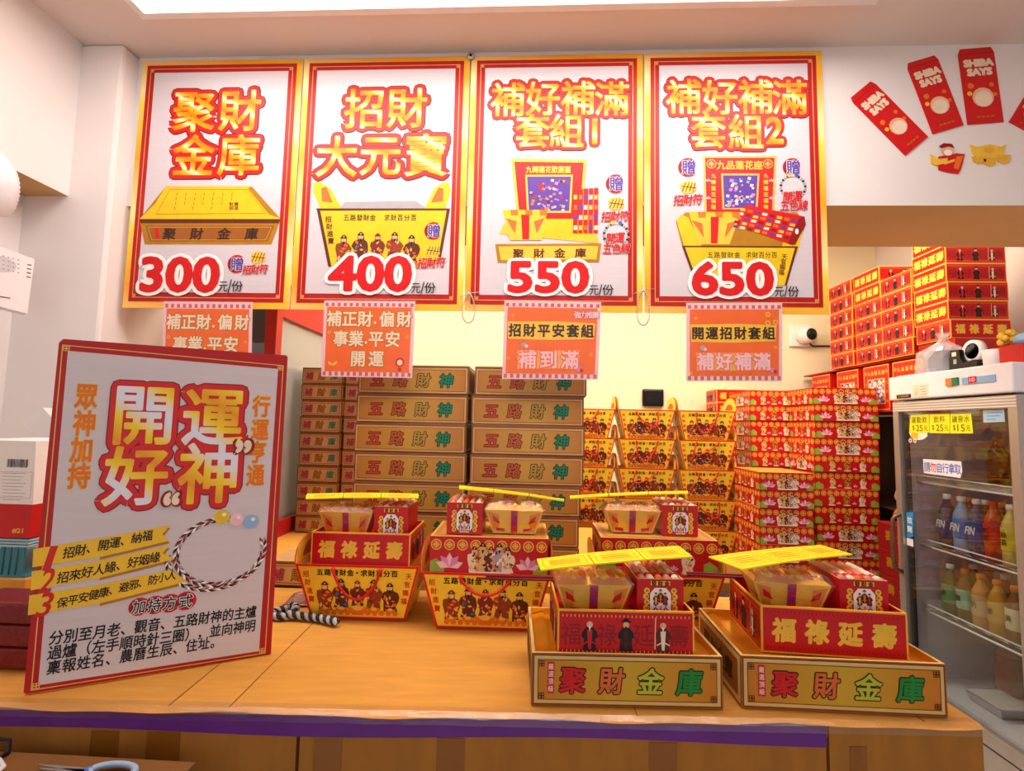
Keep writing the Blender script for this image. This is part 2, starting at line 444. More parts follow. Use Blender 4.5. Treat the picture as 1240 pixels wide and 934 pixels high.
# ================================================================== the room
TOP = 0.88            # counter height
CZ = 2.78             # ceiling
PY = 1.72             # plane of the hanging posters
m = MB(); m.box(-2.2, 2.6, -2.6, 4.0, -0.05, 0.0, FLOORM); struct('floor', m)
m = MB(); m.box(-2.2, 2.6, -2.6, 4.0, CZ, CZ+0.06, CEIL); struct('ceiling', m)
m = MB(); m.box(-2.2, 2.6, 3.6, 3.7, 0.0, CZ, REARWALL); struct('wall_back', m)
m = MB(); m.box(2.42, 2.6, -2.6, 3.6, 0.0, CZ, WALL); struct('wall_right', m)
m = MB(); m.box(-2.2, -1.88, -2.6, 3.6, 0.0, CZ, WALL); struct('wall_left', m)
m = MB(); m.rbox(-1.90, -1.55, 1.66, 1.98, 0.0, CZ, WALL, r=0.012); struct('wall_pier', m)
m = MB(); m.box(-1.88, -1.71, -2.6, 1.66, 2.195, CZ, {'all': WALL, 'bottom': TAN}); struct('wall_soffit', m)
m = MB(); m.box(-1.55, 2.42, PY+0.012, 2.13, 2.19, CZ, {'all': WALL, 'bottom': TAN}); struct('wall_header', m)

# ceiling lamp in front of the header
a = at(96, 2, 1.5); lx0 = -1.36; lx1 = 1.05
lt = thing('ceiling_light', 'long white glowing ceiling panel light above the counter, cut by the photo top edge', 'light', ((lx0+lx1)/2, 1.23, CZ))
m = MB()
for q in ((lx0, lx1, 0.94, 0.965), (lx0, lx1, 1.495, 1.52), (lx0, lx0+.025, .965, 1.495), (lx1-.025, lx1, .965, 1.495)):
    m.box(q[0], q[1], q[2], q[3], CZ-0.03, CZ-0.0005, WPLAST)
part('frame', m, lt, True)
m = MB(); m.box(lx0+.025, lx1-.025, .965, 1.495, CZ-0.024, CZ-0.006, glow('lamp_glow', '#fff3ec', FRONT_LAMP)); part('diffuser', m, lt, True)

# left rear: red framed glass partition
gx = -1.135
gp = thing('glass_partition', 'red framed glass partition standing behind the big white sign', 'partition', (gx, 2.55, TOP))
m = MB()
m.box(gx-0.05, gx, 2.08, 2.13, TOP, 2.02, REDFRAME); m.box(gx-0.05, gx, 3.05, 3.1, TOP, 2.02, REDFRAME)
m.box(gx-0.05, gx, 2.13, 3.05, 1.86, 2.02, REDFRAME); m.box(gx-0.05, gx, 2.13, 3.05, TOP, 0.95, REDFRAME)
m.box(gx-0.40, gx-0.05, 2.085, 2.125, 1.93, 2.02, REDFRAME); m.box(gx-0.40, gx-0.05, 2.085, 2.125, TOP, 0.95, REDFRAME)
m.box(gx-0.415, gx-0.385, 2.085, 2.125, TOP, 2.02, REDFRAME)
part('frame', m, gp, True)
m = MB(); m.box(gx-0.03, gx-0.022, 2.13, 3.05, 0.95, 1.86, clear('pale_reflection_glass', '#cfd4dc', 0.10, 0.02, 0.9, milk=.35)); part('side_pane', m, gp, True)  # milky grey mixed into the pane stands in for its pale reflection
m = MB(); m.box(gx-0.385, gx-0.05, 2.10, 2.108, 0.95, 1.93, clear('dark_glass', '#5c6470', 0.12, 0.02, 0.7)); part('front_pane', m, gp, True)

# ================================================================== counter
p0 = atz(0, 855, TOP); p1 = atz(1193, 880, TOP)
crz = math.atan2(p1.y-p0.y, p1.x-p0.x)
cl = thing('counter', 'long cardboard-covered counter with a purple band along its front edge', 'counter', (p1.x, p1.y, 0), crz)
CL = 2.35; CDEP = 0.66
m = MB()
NX = 60
V = []; Fs = []
for j in range(6):
    for i in range(NX+1):
        x = -CL+CL*i/NX; y = (0, .012, .2, .4, .55, CDEP)[j]
        z = TOP-0.0012+0.0010*math.sin(x*9+y*7)*(1 if j > 1 else 0) - (0.004 if j == 0 else 0)
        yy = y + (0.004*math.sin(x*13)+0.003*math.sin(x*31) if j == 0 else 0)
        V.append((x, yy, z))
for j in range(5):
    for i in range(NX): k = j*(NX+1)+i; Fs.append((k, k+1, k+NX+2, k+NX+1))
m.add(V, Fs, CARD, True)
m.box(-CL, 0, 0.01, CDEP, TOP-0.03, TOP-0.012, CARDD)
for x in (-1.47, -1.36, -.62, -0.10):                   # faint folds in the sheet
    m.box(x, x+0.0016, 0.012, CDEP, TOP-0.004, TOP+0.0006, CARDD)
part('cardboard_top', m, cl)
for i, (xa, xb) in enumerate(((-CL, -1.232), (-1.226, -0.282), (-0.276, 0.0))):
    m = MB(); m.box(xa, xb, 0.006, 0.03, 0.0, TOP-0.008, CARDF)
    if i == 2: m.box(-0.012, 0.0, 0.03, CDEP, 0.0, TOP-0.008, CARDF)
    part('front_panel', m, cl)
m = MB()
V = []; Fs = []
for i in range(41):
    x = -CL+(CL-0.282)*i/40; zb = TOP-0.040-0.004*math.sin(i*.35); zt = TOP-0.008-0.002*math.sin(i*.8)
    V += [(x, 0.0035, zb), (x, 0.0035, zt)]
for i in range(40): Fs.append((2*i, 2*i+2, 2*i+3, 2*i+1))
m.add(V, Fs, PURPLE); part('purple_band', m, cl)
for x, w in ((-2.05, .05), (-1.60, .05), (-1.50, .06), (-1.20, .05), (-.98, .05), (-.60, .05), (-.24, .03)):
    m = MB(); m.box(x, x+w, 0.0048, 0.0062, 0.02, TOP-0.042, TAPE); part('packing_tape', m, cl)
m = MB()
V = []; Fs = []
for i in range(90):                                      # clear wrap pulled over the front edge, crinkled
    x = -CL+CL*i/89
    for k, (y, z) in enumerate(((0.026, TOP+0.0006), (0.012, TOP+0.0007), (-0.001, TOP-0.006), (0.0015, TOP-0.018))):
        V.append((x, y-0.0025*rnd.random()*(k > 0), z+(0.0005 if k < 2 else 0.003)*rnd.random()*(k < 3)))
for i in range(89):
    for k in range(3): a = i*4+k; Fs.append((a, a+4, a+5, a+1))
m.add(V, Fs, EDGEWRAP); part('clear_wrap', m, cl)

bc = thing('back_counter', 'low cardboard-topped back counter under the tall stacks of gold boxes', 'counter', (-0.5, 1.70, 0), 0)
m = MB(); m.box(-1.54, 0.32, 1.66, 2.62, TOP-0.03, TOP-0.0005, CARD); part('worktop', m, bc, True)
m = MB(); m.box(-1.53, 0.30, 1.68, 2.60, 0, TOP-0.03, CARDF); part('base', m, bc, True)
st = thing('storage_table', 'low brown table at the back carrying the gift stacks', 'table', (1.2, 2.9, 0))
m = MB(); m.rbox(0.5, 1.835, 2.56, 3.56, 0.60, 0.648, CARDD, r=.004); part('tabletop', m, st, True)
for x in (0.54, 1.77):
    for y in (2.6, 3.5):
        m = MB(); m.box(x, x+.05, y, y+.05, 0, 0.60, CARDD); part('leg', m, st, True)

# ================================================================== printed motifs
def robed(mb, fr, cx, cy, h, robe, trim, l, hat=True):
    """small printed figure in robes, cy = feet"""
    w = h*0.42
    mb.poly(fr, [(cx-w*.5, cy), (cx+w*.5, cy), (cx+w*.42, cy+h*.35), (cx+w*.62, cy+h*.42), (cx+w*.55, cy+h*.55), (cx+w*.28, cy+h*.70), (cx-w*.28, cy+h*.70), (cx-w*.55, cy+h*.55), (cx-w*.62, cy+h*.42), (cx-w*.42, cy+h*.35)], robe, l)
    mb.poly(fr, [(cx-w*.10, cy+h*.04), (cx+w*.10, cy+h*.04), (cx+w*.2, cy+h*.62), (cx-w*.2, cy+h*.62)], trim, l+.0002)
    mb.stroke(fr, [(cx-w*.45, cy+h*.2), (cx, cy+h*.3), (cx+w*.45, cy+h*.2)], h*.035, trim, l+.0002)
    mb.disc(fr, cx, cy+h*.79, h*.10, SKIN, l+.0003, n=8)
    if hat:
        mb.poly(fr, [(cx-w*.42, cy+h*.88), (cx+w*.42, cy+h*.88), (cx+w*.22, cy+h*.93), (cx+w*.12, cy+h), (cx-w*.12, cy+h), (cx-w*.22, cy+h*.93)], robe, l+.0004)
    mb.poly(fr, [(cx-w*.1, cy+h*.74), (cx+w*.1, cy+h*.74), (cx, cy+h*.58)], BLACK if hat else WHITE, l+.0004)
def deity(mb, fr, cx, cy, h, robe, trim, l, seed=0):
    """busy little printed figure in layered armour and robes"""
    r = random.Random(seed*17+3); w = h*.48
    out = []
    for a, b in ((-.50, 0), (.50, 0), (.42, .18), (.52, .36), (.60, .52), (.46, .66), (.26, .72), (.20, .84), (-.20, .84), (-.26, .72), (-.50, .68), (-.60, .50), (-.48, .36), (-.44, .18)):
        out.append((cx+w*a*r.uniform(.85, 1.12), cy+h*b))
    mb.poly(fr, out, robe, l)
    pal = [trim, ORANGE, DRED, GOLDP, trim, BROWN, SKIN, ORG]
    for k in range(16):
        x, y = cx+w*r.uniform(-.42, .42), cy+h*r.uniform(.04, .68); s = h*r.uniform(.05, .11); q = r.uniform(0, 3.1)
        mb.poly(fr, [(x+s*math.cos(q), y+s*math.sin(q)), (x+s*.5*math.cos(q+1.7), y+s*.5*math.sin(q+1.7)), (x-s*math.cos(q), y-s*math.sin(q)), (x+s*.5*math.cos(q-1.7), y+s*.5*math.sin(q-1.7))], pal[k % 8], l+.0002+.00001*k)
    mb.disc(fr, cx, cy+h*.80, h*.085, SKIN, l+.0005, n=8)
    mb.poly(fr, [(cx-h*.05, cy+h*.76), (cx+h*.05, cy+h*.76), (cx, cy+h*.62)], BLACK, l+.0006)
    mb.poly(fr, [(cx-h*.13, cy+h*.87), (cx+h*.13, cy+h*.87), (cx+h*.09, cy+h*.94), (cx+h*.03, cy+h*1.0), (cx-h*.03, cy+h*1.0), (cx-h*.09, cy+h*.94)], (DBROWN, BLACK, DRED)[seed % 3], l+.0007)
    mb.disc(fr, cx, cy+h*.93, h*.03, GOLDP, l+.0008, n=6)
def ingot_motif(mb, fr, cx, cy, w, mat, edge, l):
    h = w*.5
    mb.poly(fr, [(cx-w*.5, cy+h*.35), (cx-w*.28, cy+h*.18), (cx+w*.28, cy+h*.18), (cx+w*.5, cy+h*.35), (cx+w*.42, cy-h*.15), (cx+w*.25, cy-h*.5), (cx-w*.25, cy-h*.5), (cx-w*.42, cy-h*.15)], mat, l)
    mb.disc(fr, cx, cy+h*.2, w*.24, edge, l+.0002, ry=h*.28)
def knot(mb, fr, x, y, s, mat, l, sx=1, sy=1):
    for a, b in ((0, 0), (1, 0), (0, 1), (1, 1)):
        mb.frame(fr, x+sx*(a*s*.55)-s*.3, y+sy*(b*s*.55)-s*.3, x+sx*(a*s*.55)+s*.3, y+sy*(b*s*.55)+s*.3, s*.14, mat, l)
def corners(mb, fr, x0, y0, x1, y1, s, mat, l):
    for x, sx in ((x0, 1), (x1, -1)):
        for y, sy in ((y0, 1), (y1, -1)): knot(mb, fr, x, y, s, mat, l, sx, sy)
def medallion(mb, fr, cx, cy, r, l, mat=None):
    mat = mat or GLINE
    mb.ring(fr, cx, cy, r*.82, r, mat, l, n=14)
    mb.stroke(fr, [(cx-r*.55, cy), (cx+r*.55, cy)], r*.2, mat, l); mb.stroke(fr, [(cx, cy-r*.55), (cx, cy+r*.55)], r*.2, mat, l)
    mb.ring(fr, cx, cy, r*.38, r*.52, mat, l, n=8)
def lotus(mb, fr, cx, cy, r, l):
    for a in (-70, -38, 0, 38, 70):
        t = math.radians(a); dx, dy = math.sin(t), math.cos(t)
        mb.poly(fr, [(cx, cy), (cx+dx*r*.6-dy*r*.28, cy+dy*r*.6+dx*r*.28), (cx+dx*r*1.1, cy+dy*r*1.1), (cx+dx*r*.6+dy*r*.28, cy+dy*r*.6-dx*r*.28)], LOTUS if abs(a) in (38,) else PINK, l+.0001*(a % 3))
def braid(mb, pts, r, mats, step=0.008):
    """two strands twisted around a path of 3-D points"""
    P = [Vector(p) for p in pts]; L = 0; out = ([], [])
    for i, p in enumerate(P):
        if i: L += (p-P[i-1]).length
        d = (P[min(i+1, len(P)-1)]-P[max(i-1, 0)]).normalized(); a = d.cross(Vector((0, 0, 1)))
        if a.length < .1: a = d.cross(Vector((0, 1, 0)))
        a.normalize(); b = d.cross(a); t = L/step
        for k in (0, 1):
            q = t+k*math.pi; out[k].append(p+a*math.cos(q)*r*.55+b*math.sin(q)*r*.55)
    for k in (0, 1): mb.tube(out[k], r*.62, mats[k], n=6)

# ================================================================== the four hanging posters
PF = Fr((0, PY-0.006, 0), (1, 0, 0), (0, 0, 1))          # front plane of the boards, x = X, y = Z
xs = [-1.5225+2.5202*i/4 for i in range(5)]
PZ0, PZ1 = 1.7985, 2.7525
def poster(i, label):
    x0, x1 = xs[i]+0.003, xs[i+1]-0.003
    t = thing('price_poster', label, 'poster', ((x0+x1)/2, PY, PZ0), 0, 'price posters hanging above the counter')
    m = MB(); m.box(x0, x1, PY-0.005, PY+0.001, PZ0, PZ1, {'all': WHITE, 'front': YBORDER})
    part('board', m, t, True)
    m = MB(); a, b, c, d = x0+.021, PZ0+.024, x1-.021, PZ1-.018
    m.rect(PF, a, b, c, d, RED, 0); m.frame(PF, a+.014, b+.014, c-.014, d-.014, .0022, GLINE, .0004)
    m.rect(PF, a+.031, b+.034, c-.031, d-.030, WHITEP, .0006)
    corners(m, PF, a+.018, b+.018, c-.018, d-.018, .011, GLINE, .0008)
    part('printed_border', m, t, True)
    return t
def title(t, chars):
    """chars: (char, px, py, size)"""
    m = MB()
    for k, (c, px, py, s) in enumerate(chars): m.chpx(PF, c, px, py, s, s, BROWN, .0012+3e-5*k, .125)
    for k, (c, px, py, s) in enumerate(chars): m.chpx(PF, c, px, py, s, s, BRED, .0020+3e-5*k, .10)
    for c, px, py, s in chars: m.chpx(PF, c, px, py, s, s, GOLDTITLE, .0028, .020)
    part('title_lettering', m, t, True)
def digit(t, c, box):
    x0, y0, x1, y1 = box; V = glyph(c)[0]; xs_ = [p[0] for p in V]; ys_ = [p[1] for p in V]
    w = (y1-y0)*(max(xs_)-min(xs_))/(max(ys_)-min(ys_)); box = ((x0+x1-w)/2, y0, (x0+x1+w)/2, y1)
    m = MB(); m.fitpx(PF, c, box, BROWN, .0012, .115); m.fitpx(PF, c, box, BRED, .0020, .095); m.fitpx(PF, c, box, GOLDTITLE, .0028, .025)
    part('title_digit', m, t, True)
def price(t, txt, box, unit):
    m = MB(); m.fitpx(PF, txt, box, WHITE, .0040, .105); m.fitpx(PF, txt, box, BRED, .0050, .036)
    u0, v0, u1, v1 = unit; h = v1-v0
    m.linepx(PF, '元', (u0+5, (v0+v1)/2), (u0+5, (v0+v1)/2), 12, 14, BLACK, .0044, .012)
    m.fitpx(PF, '/', (u0+11, v0, u0+15, v1), BLACK, .0044, .01)
    m.linepx(PF, '份', (u0+22, (v0+v1)/2), (u0+22, (v0+v1)/2), 14, 14, BLACK, .0044, .012)
    part('price_lettering', m, t, True)
def gift(m, px, py, r=11):
    x, y = PF.hit(px, py); q = PF.size(px, py, r, r)[0]
    m.ring(PF, x, y, q*.72, q*1.0, BRED, .0020, a0=.8, a1=5.6); m.ring(PF, x-.002, y-.001, q*.6, q*.92, DRED, .0022, a0=2.2, a1=4.6)
    m.chpx(PF, '贈', px+1, py, r*1.5, r*1.5, WHITE, .0026, .05); m.chpx(PF, '贈', px+1, py, r*1.5, r*1.5, PURP, .0034, .018)
def nugget(m, px, py, r=10):
    x, y = PF.hit(px, py); q = PF.size(px, py, r, r)[0]
    m.poly(PF, [(x+q*math.cos(k*.785+.3)*(1 if k % 2 else .86), y+q*.85*math.sin(k*.785+.3)*(1 if k % 2 else .86)) for k in range(8)], GOLDP, .0020)
    for k in range(4): m.stroke(PF, [(x-q*.7+q*.4*k, y-q*.5), (x-q*.3+q*.35*k, y+q*.5)], q*.09, BROWN, .0024)
    m.stroke(PF, [(x-q*.7, y+q*.1), (x+q*.8, y-q*.1)], q*.09, BROWN, .0024)
def hand(m, txt, px, py, s, mat=None, gap=None):
    n = len(txt); gap = gap or s*.92
    m.linepx(PF, txt, (px-gap*(n-1)/2, py), (px+gap*(n-1)/2, py-1), s, s*1.1, WHITE, .0024, .04, slant=.12)
    m.linepx(PF, txt, (px-gap*(n-1)/2, py), (px+gap*(n-1)/2, py-1), s, s*1.1, mat or BRED, .0036, .022, slant=.12)
def cordring(m, px, py, r):
    x, y = PF.hit(px, py); q = PF.size(px, py, r, r)[0]
    for k in range(26):
        a = 2*math.pi*k/26; b = 2*math.pi*(k+.62)/26
        m.ring(PF, x, y, q*.82, q*1.02, GREYL if k % 2 else BLACK, .0020, n=2, a0=a, a1=b)
    for k, mt in ((-1, YEL), (0, PINK), (1, BLUE)): m.disc(PF, x+q*.3*k, y+q*.95, q*.15, mt, .0024, n=8)
def pic_ingot(m, q, l):
    """q = quad px tl,tr,br,bl of a wrapped gold ingot pack"""
    m.polypx(PF, q, GOLDP, l)
    (ax, ay), (bx, by), (cx, cy), (dx, dy) = q
    for k in range(6):
        t = (k+.5)/6; X, Y = ax+(bx-ax)*t, ay+(by-ay)*t
        m.polypx(PF, [(X-5, Y-2), (X+5, Y-2), (X+4, Y+5), (X-4, Y+5)], ORG if k % 2 else YEL, l+.0002)
    mx, my = (ax+bx)/2, (ay+by)/2; nx, ny = (cx+dx)/2, (cy+dy)/2
    m.polypx(PF, [(mx-5, my+4), (mx+5, my+4), (nx+4, ny-1), (nx-4, ny-1)], BRED, l+.0004)
    m.polypx(PF, [(ax+3, ay+8), (ax+16, ay+12), (dx+6, dy-8)], ORANGE, l+.0003); m.polypx(PF, [(bx-3, by+8), (bx-16, by+12), (cx-6, cy-8)], ORANGE, l+.0003)
def gods(m, fr, x0, x1, y, h, l):
    RUST = pm('robe_rust', '#8a3c18', .5); MAR = pm('robe_maroon', '#7a2418', .5)
    cols = [(RUST, ORANGE), (BROWN, BLUE), (MAR, GOLDP), (RUST, BRED), (BROWN, ORANGE)]
    for k, (a, b) in enumerate(cols):
        cx = x0+(x1-x0)*(k+.5)/5
        deity(m, fr, cx, y+(h*.1 if k in (1, 3) else 0)+(h*.16 if k == 2 else 0), h*(.95 if k != 2 else .85), a, b, l, k)
    w = (x1-x0)
    for k, s in ((0, .13), (1, .16), (2, .26), (3, .16), (4, .13)):
        ingot_motif(m, fr, x0+w*(.1+.2*k), y+h*.04, w*s, ORG, GOLDP, l+.0008)
    for k in range(12): m.disc(fr, x0+w*(k+.5)/12, y-h*.06, w*.035, ORG, l+.0006, n=6)

# poster 1
t = poster(0, 'leftmost hanging price poster with a gold box picture and red 300')
title(t, [('聚', 235.5, 135, 52), ('財', 291, 134, 52), ('金', 235, 189, 52), ('庫', 290, 188, 52)])
m = MB(); Z = lambda pts: [(x/2.335, y/2.335) for x, y in pts]
m.polypx(PF, Z([(470, 527), (712, 527), (793, 620), (395, 620)]), YEL, .0012)
m.polypx(PF, Z([(470, 527), (440, 575), (404, 612), (395, 620)]), GOLDD, .0014)
m.polypx(PF, Z([(712, 527), (793, 618), (762, 608), (702, 534)]), GOLDD, .0014)
m.polypx(PF, Z([(395, 620), (793, 620), (789, 632), (399, 632)]), BROWN, .0014)
m.polypx(PF, Z([(397, 630), (791, 630), (768, 692), (410, 692)]), GOLDD, .0012)
m.polypx(PF, Z([(412, 638), (776, 638), (758, 684), (424, 684)]), CHESTS, .0014); q = [PF.hit(*p) for p in Z([(420, 643), (768, 643), (752, 679), (430, 679)])]; m.stroke(PF, q+q[:1], .0012, GOLDP, .0016)
q = [PF.hit(*p) for p in Z([(482, 536), (700, 536), (752, 604), (442, 606)])]
m.stroke(PF, q+q[:1], .0016, GOLDD, .0016)
for k in range(7):
    for j in range(3 if k % 2 else 4): x = 500+k*26; y = 546+13*j; m.polypx(PF, Z([(x-j*2, y), (x+2.2-j*2, y), (x+1.6-j*2, y+8), (x-.6-j*2, y+8)]), GOLDD, .0016)
for k in range(4): a = Z([(655+14*(k % 2), 578+11*(k//2))])[0]; m.chpx(PF, '財寶招進'[k], a[0], a[1], 5.5, 5, BROWN, .0018, .01)
m.linepx(PF, '聚財金庫', (480/2.335, 662/2.335), (712/2.335, 662/2.335), 16, 15, DBROWN, .0018, .03, slant=.1)
m.polypx(PF, Z([(437, 644), (449, 644), (453, 676), (442, 676)]), BRED, .0018)
part('product_picture', m, t, True)
m = MB(); gift(m, 287, 320); nugget(m, 313, 312); hand(m, '招財符', 310, 327, 11); part('gift_badge', m, t, True)
price(t, '300', (173, 313, 265, 353), (266, 339, 295, 355))
# poster 2
t = poster(1, 'second hanging price poster with a yellow ingot basket and red 400')
title(t, [('招', 442, 132, 50), ('財', 493, 131, 50), ('大', 408, 190, 52), ('元', 461, 188, 52), ('寶', 516, 188, 54)])
m = MB(); Z = lambda pts: [(360+x/2.595, 40+y/2.595) for x, y in pts]
m.polypx(PF, Z([(150, 532), (370, 528), (410, 552), (130, 555)]), GREYL, .0012)
m.polypx(PF, Z([(65, 555), (475, 555), (445, 725), (100, 735)]), YEL, .0014)
for q in ([(75, 552), (50, 500), (52, 474), (72, 468), (105, 490), (140, 552)], [(465, 552), (482, 500), (478, 474), (460, 470), (430, 490), (400, 552)]):
    m.polypx(PF, Z(q), YEL, .0016)
for q in ([(78, 530), (76, 488), (92, 484), (112, 534)], [(458, 530), (460, 490), (444, 486), (420, 534)]):
    m.polypx(PF, Z(q), ORANGE, .0018)
m.polypx(PF, Z([(60, 552), (480, 552), (478, 558), (62, 559)]), BROWN, .0018)
m.polypx(PF, Z([(62, 556), (72, 556), (108, 735), (98, 735)]), BROWN, .0018); m.polypx(PF, Z([(470, 556), (480, 556), (448, 725), (440, 725)]), BROWN, .0018)
m.linepx(PF, '五路發財金', (360+155/2.595, 40+581/2.595), (360+238/2.595, 40+581/2.595), 7.4, 8.4, BLACK, .0020, .01)
m.linepx(PF, '求財百分百', (360+282/2.595, 40+581/2.595), (360+366/2.595, 40+581/2.595), 7.4, 8.4, BLACK, .0020, .01)
m.linepx(PF, '招財進寶', (398, 266), (401, 292), 8, 8, BROWN, .0020, .02)
a, b = PF.hit(405, 319), PF.hit(508, 319); gods(m, PF, a[0], b[0], a[1], PF.size(450, 300, 10, 36)[1], .0020)
part('product_picture', m, t, True)
m = MB(); gift(m, 525, 280); nugget(m, 524, 304); hand(m, '招財符', 523, 319, 12); part('gift_badge', m, t, True)
price(t, '400', (400, 312, 497, 352), (499, 342, 530, 356))
# poster 3
t = poster(2, 'third hanging price poster with a gift set picture and red 550')
title(t, [('補', 615.5, 121, 43), ('好', 657.5, 120, 43), ('補', 700, 119, 43), ('滿', 741, 120, 43), ('套', 645, 159, 43), ('組', 686, 159, 43), ])
digit(t, '1', (713, 145, 727, 174))
m = MB()
m.polypx(PF, Z([(672, 395), (910, 398), (893, 590), (692, 590)]), BRED, .0012); m.polypx(PF, Z([(672, 395), (910, 398), (908, 408), (674, 405)]), GOLDP, .0014)
m.polypx(PF, Z([(674, 405), (682, 405), (700, 588), (692, 588)]), GOLDP, .0014); m.polypx(PF, Z([(908, 405), (900, 405), (886, 588), (893, 588)]), GOLDP, .0014)
m.polypx(PF, Z([(716, 446), (866, 446), (860, 566), (722, 566)]), GOLDP, .0014); m.polypx(PF, Z([(722, 452), (860, 452), (854, 560), (728, 560)]), PURP, .0016)
r2 = random.Random(3)
for k in range(60): 
    x, y = 730+r2.random()*118, 458+r2.random()*96; s = 5+r2.random()*6
    m.polypx(PF, Z([(x, y), (x+s, y+2), (x+s*.7, y+s), (x-2, y+s*.8)]), r2.choice([GREYL, PINK, GOLDD, BRED, LOTUS, BROWN]), .0018)
m.linepx(PF, '九轉蓮花歡圓臺', (360+728/2.595, 40+430/2.595), (360+850/2.595, 40+430/2.595), 8, 9, GOLDP, .0018, .03)
m.polypx(PF, Z([(634, 632), (650, 600), (930, 596), (948, 662)]), GOLDP, .0016)
m.polypx(PF, Z([(660, 640), (670, 585), (905, 585), (925, 645)]), YEL, .0018)
m.polypx(PF, Z([(622, 664), (955, 662), (948, 720), (630, 722)]), GOLDD, .0020); m.polypx(PF, Z([(632, 672), (945, 670), (940, 712), (640, 714)]), GOLDP, .0022)
m.linepx(PF, '聚財金庫', (360+695/2.595, 40+694/2.595), (360+890/2.595, 40+692/2.595), 14, 12, BROWN, .0026, .03)
for k in range(5):
    x = 868+16*k
    m.polypx(PF, Z([(x, 492-k), (x+14, 492-k), (x+12, 632), (x-2, 630)]), BRED, .0024)
    for j in range(4): m.polypx(PF, Z([(x+1, 510+j*32), (x+12, 510+j*32), (x+11, 524+j*32), (x, 524+j*32)]), (GOLDP, ORANGE, PURP, CREAM)[(j+k) % 4], .0028)
pic_ingot(m, Z([(648, 562), (785, 562), (768, 652), (668, 652)]), .0026)
part('product_picture', m, t, True)
m = MB(); gift(m, 745.5, 223, 12); nugget(m, 746, 247, 11); hand(m, '招財符', 745, 263, 12); part('gift_badge', m, t, True)
m = MB(); cordring(m, 746, 285, 16); hand(m, '開運', 745, 289, 12); hand(m, '五色線', 746.5, 302, 12); part('bracelet_picture', m, t, True)
price(t, '550', (617, 318, 711, 354), (714, 345, 746, 358))
# poster 4
t = poster(3, 'rightmost hanging price poster with a loaded basket picture and red 650')
title(t, [('補', 828, 117.5, 44), ('好', 871.5, 118.5, 44), ('補', 915, 117.5, 44), ('滿', 956, 118.5, 44), ('套', 857.5, 159, 44), ('組', 903, 160, 44), ])
digit(t, '2', (926, 143, 949, 174))
m = MB(); Z = lambda pts: [(760+x/2.583, 40+y/2.583) for x, y in pts]
m.polypx(PF, Z([(235, 385), (466, 385), (458, 562), (240, 562)]), BRED, .0012)
for q in ([(235, 385), (466, 385), (466, 391), (235, 391)], [(235, 385), (242, 385), (247, 562), (240, 562)], [(459, 385), (466, 385), (458, 562), (451, 562)]): m.polypx(PF, Z(q), GLINE, .0014)
m.polypx(PF, Z([(292, 440), (412, 440), (406, 552), (296, 552)]), GLINE, .0014); m.polypx(PF, Z([(298, 446), (406, 446), (400, 548), (302, 548)]), PURP, .0016)
for k in range(60):
    x, y = 304+r2.random()*88, 450+r2.random()*88; s = 5+r2.random()*7
    m.polypx(PF, Z([(x, y), (x+s, y+2), (x+s*.7, y+s), (x-2, y+s*.8)]), r2.choice([GREYL, LOTUS, PINK, WHITE, BLUE]), .0018)
for cx in (262, 438):
    x, y = PF.hit(760+cx/2.583, 40+410/2.583); medallion(m, PF, x, y, .017, .0016)
m.linepx(PF, '九品蓮花座', (760+292/2.583, 40+414/2.583), (760+408/2.583, 40+414/2.583), 11, 11, GOLDP, .0018, .03)
for cx in (268, 432):
    m.linepx(PF, '九轉蓮花福報', (760+cx/2.583, 40+448/2.583), (760+cx/2.583, 40+545/2.583), 6, 6, GOLDP, .0018, .03)
for cx in (252, 450):
    for cy in (465, 520):
        x, y = PF.hit(760+cx/2.583, 40+cy/2.583); lotus(m, PF, x, y, .010, .0018)
m.polypx(PF, Z([(150, 590), (180, 562), (530, 562), (556, 600), (530, 672), (172, 672)]), GOLDD, .0016)
m.polypx(PF, Z([(152, 585), (168, 568), (190, 580), (232, 668), (186, 700)]), YEL, .0018); m.polypx(PF, Z([(554, 590), (536, 570), (512, 590), (480, 672), (530, 690)]), YEL, .0018)
m.polypx(PF, Z([(172, 668), (530, 670), (495, 790), (215, 790)]), YEL, .0020)
m.polypx(PF, Z([(170, 666), (532, 668), (531, 673), (171, 671)]), BROWN, .0022)
m.polypx(PF, Z([(170, 668), (178, 668), (222, 790), (214, 790)]), BROWN, .0022); m.polypx(PF, Z([(532, 668), (524, 668), (490, 790), (497, 790)]), BROWN, .0022)
m.linepx(PF, '五路發財金', (760+258/2.583, 40+695/2.583), (760+342/2.583, 40+695/2.583), 7.6, 8, BLACK, .0024, .01)
m.linepx(PF, '求財百分百', (760+378/2.583, 40+695/2.583), (760+458/2.583, 40+695/2.583), 7.4, 8, BLACK, .0024, .01)
m.linepx(PF, '天官賜福', (760+490/2.583, 40+700/2.583), (760+480/2.583, 40+750/2.583), 7, 7, BROWN, .0024, .02)
m.polypx(PF, Z([(340, 555), (372, 538), (552, 575), (545, 605), (515, 665), (332, 600)]), BRED, .0024)
for j in range(5):
    for k in range(8):
        x, y = 352+k*23-j*6, 548+k*5+j*13
        m.polypx(PF, Z([(x, y), (x+16, y+3), (x+14, y+11), (x-2, y+8)]), (GOLDP, ORANGE, PURP, CREAM, DRED)[(j*3+k) % 5], .0028)
m.polypx(PF, Z([(552, 575), (556, 600), (522, 664), (500, 660), (535, 580)]), DRED, .0030)
x, y = PF.hit(760+528/2.583, 40+622/2.583); m.disc(PF, x, y, .006, WHITE, .0032, ry=.010)
pic_ingot(m, Z([(192, 566), (352, 566), (318, 662), (222, 662)]), .0026)
part('product_picture', m, t, True)
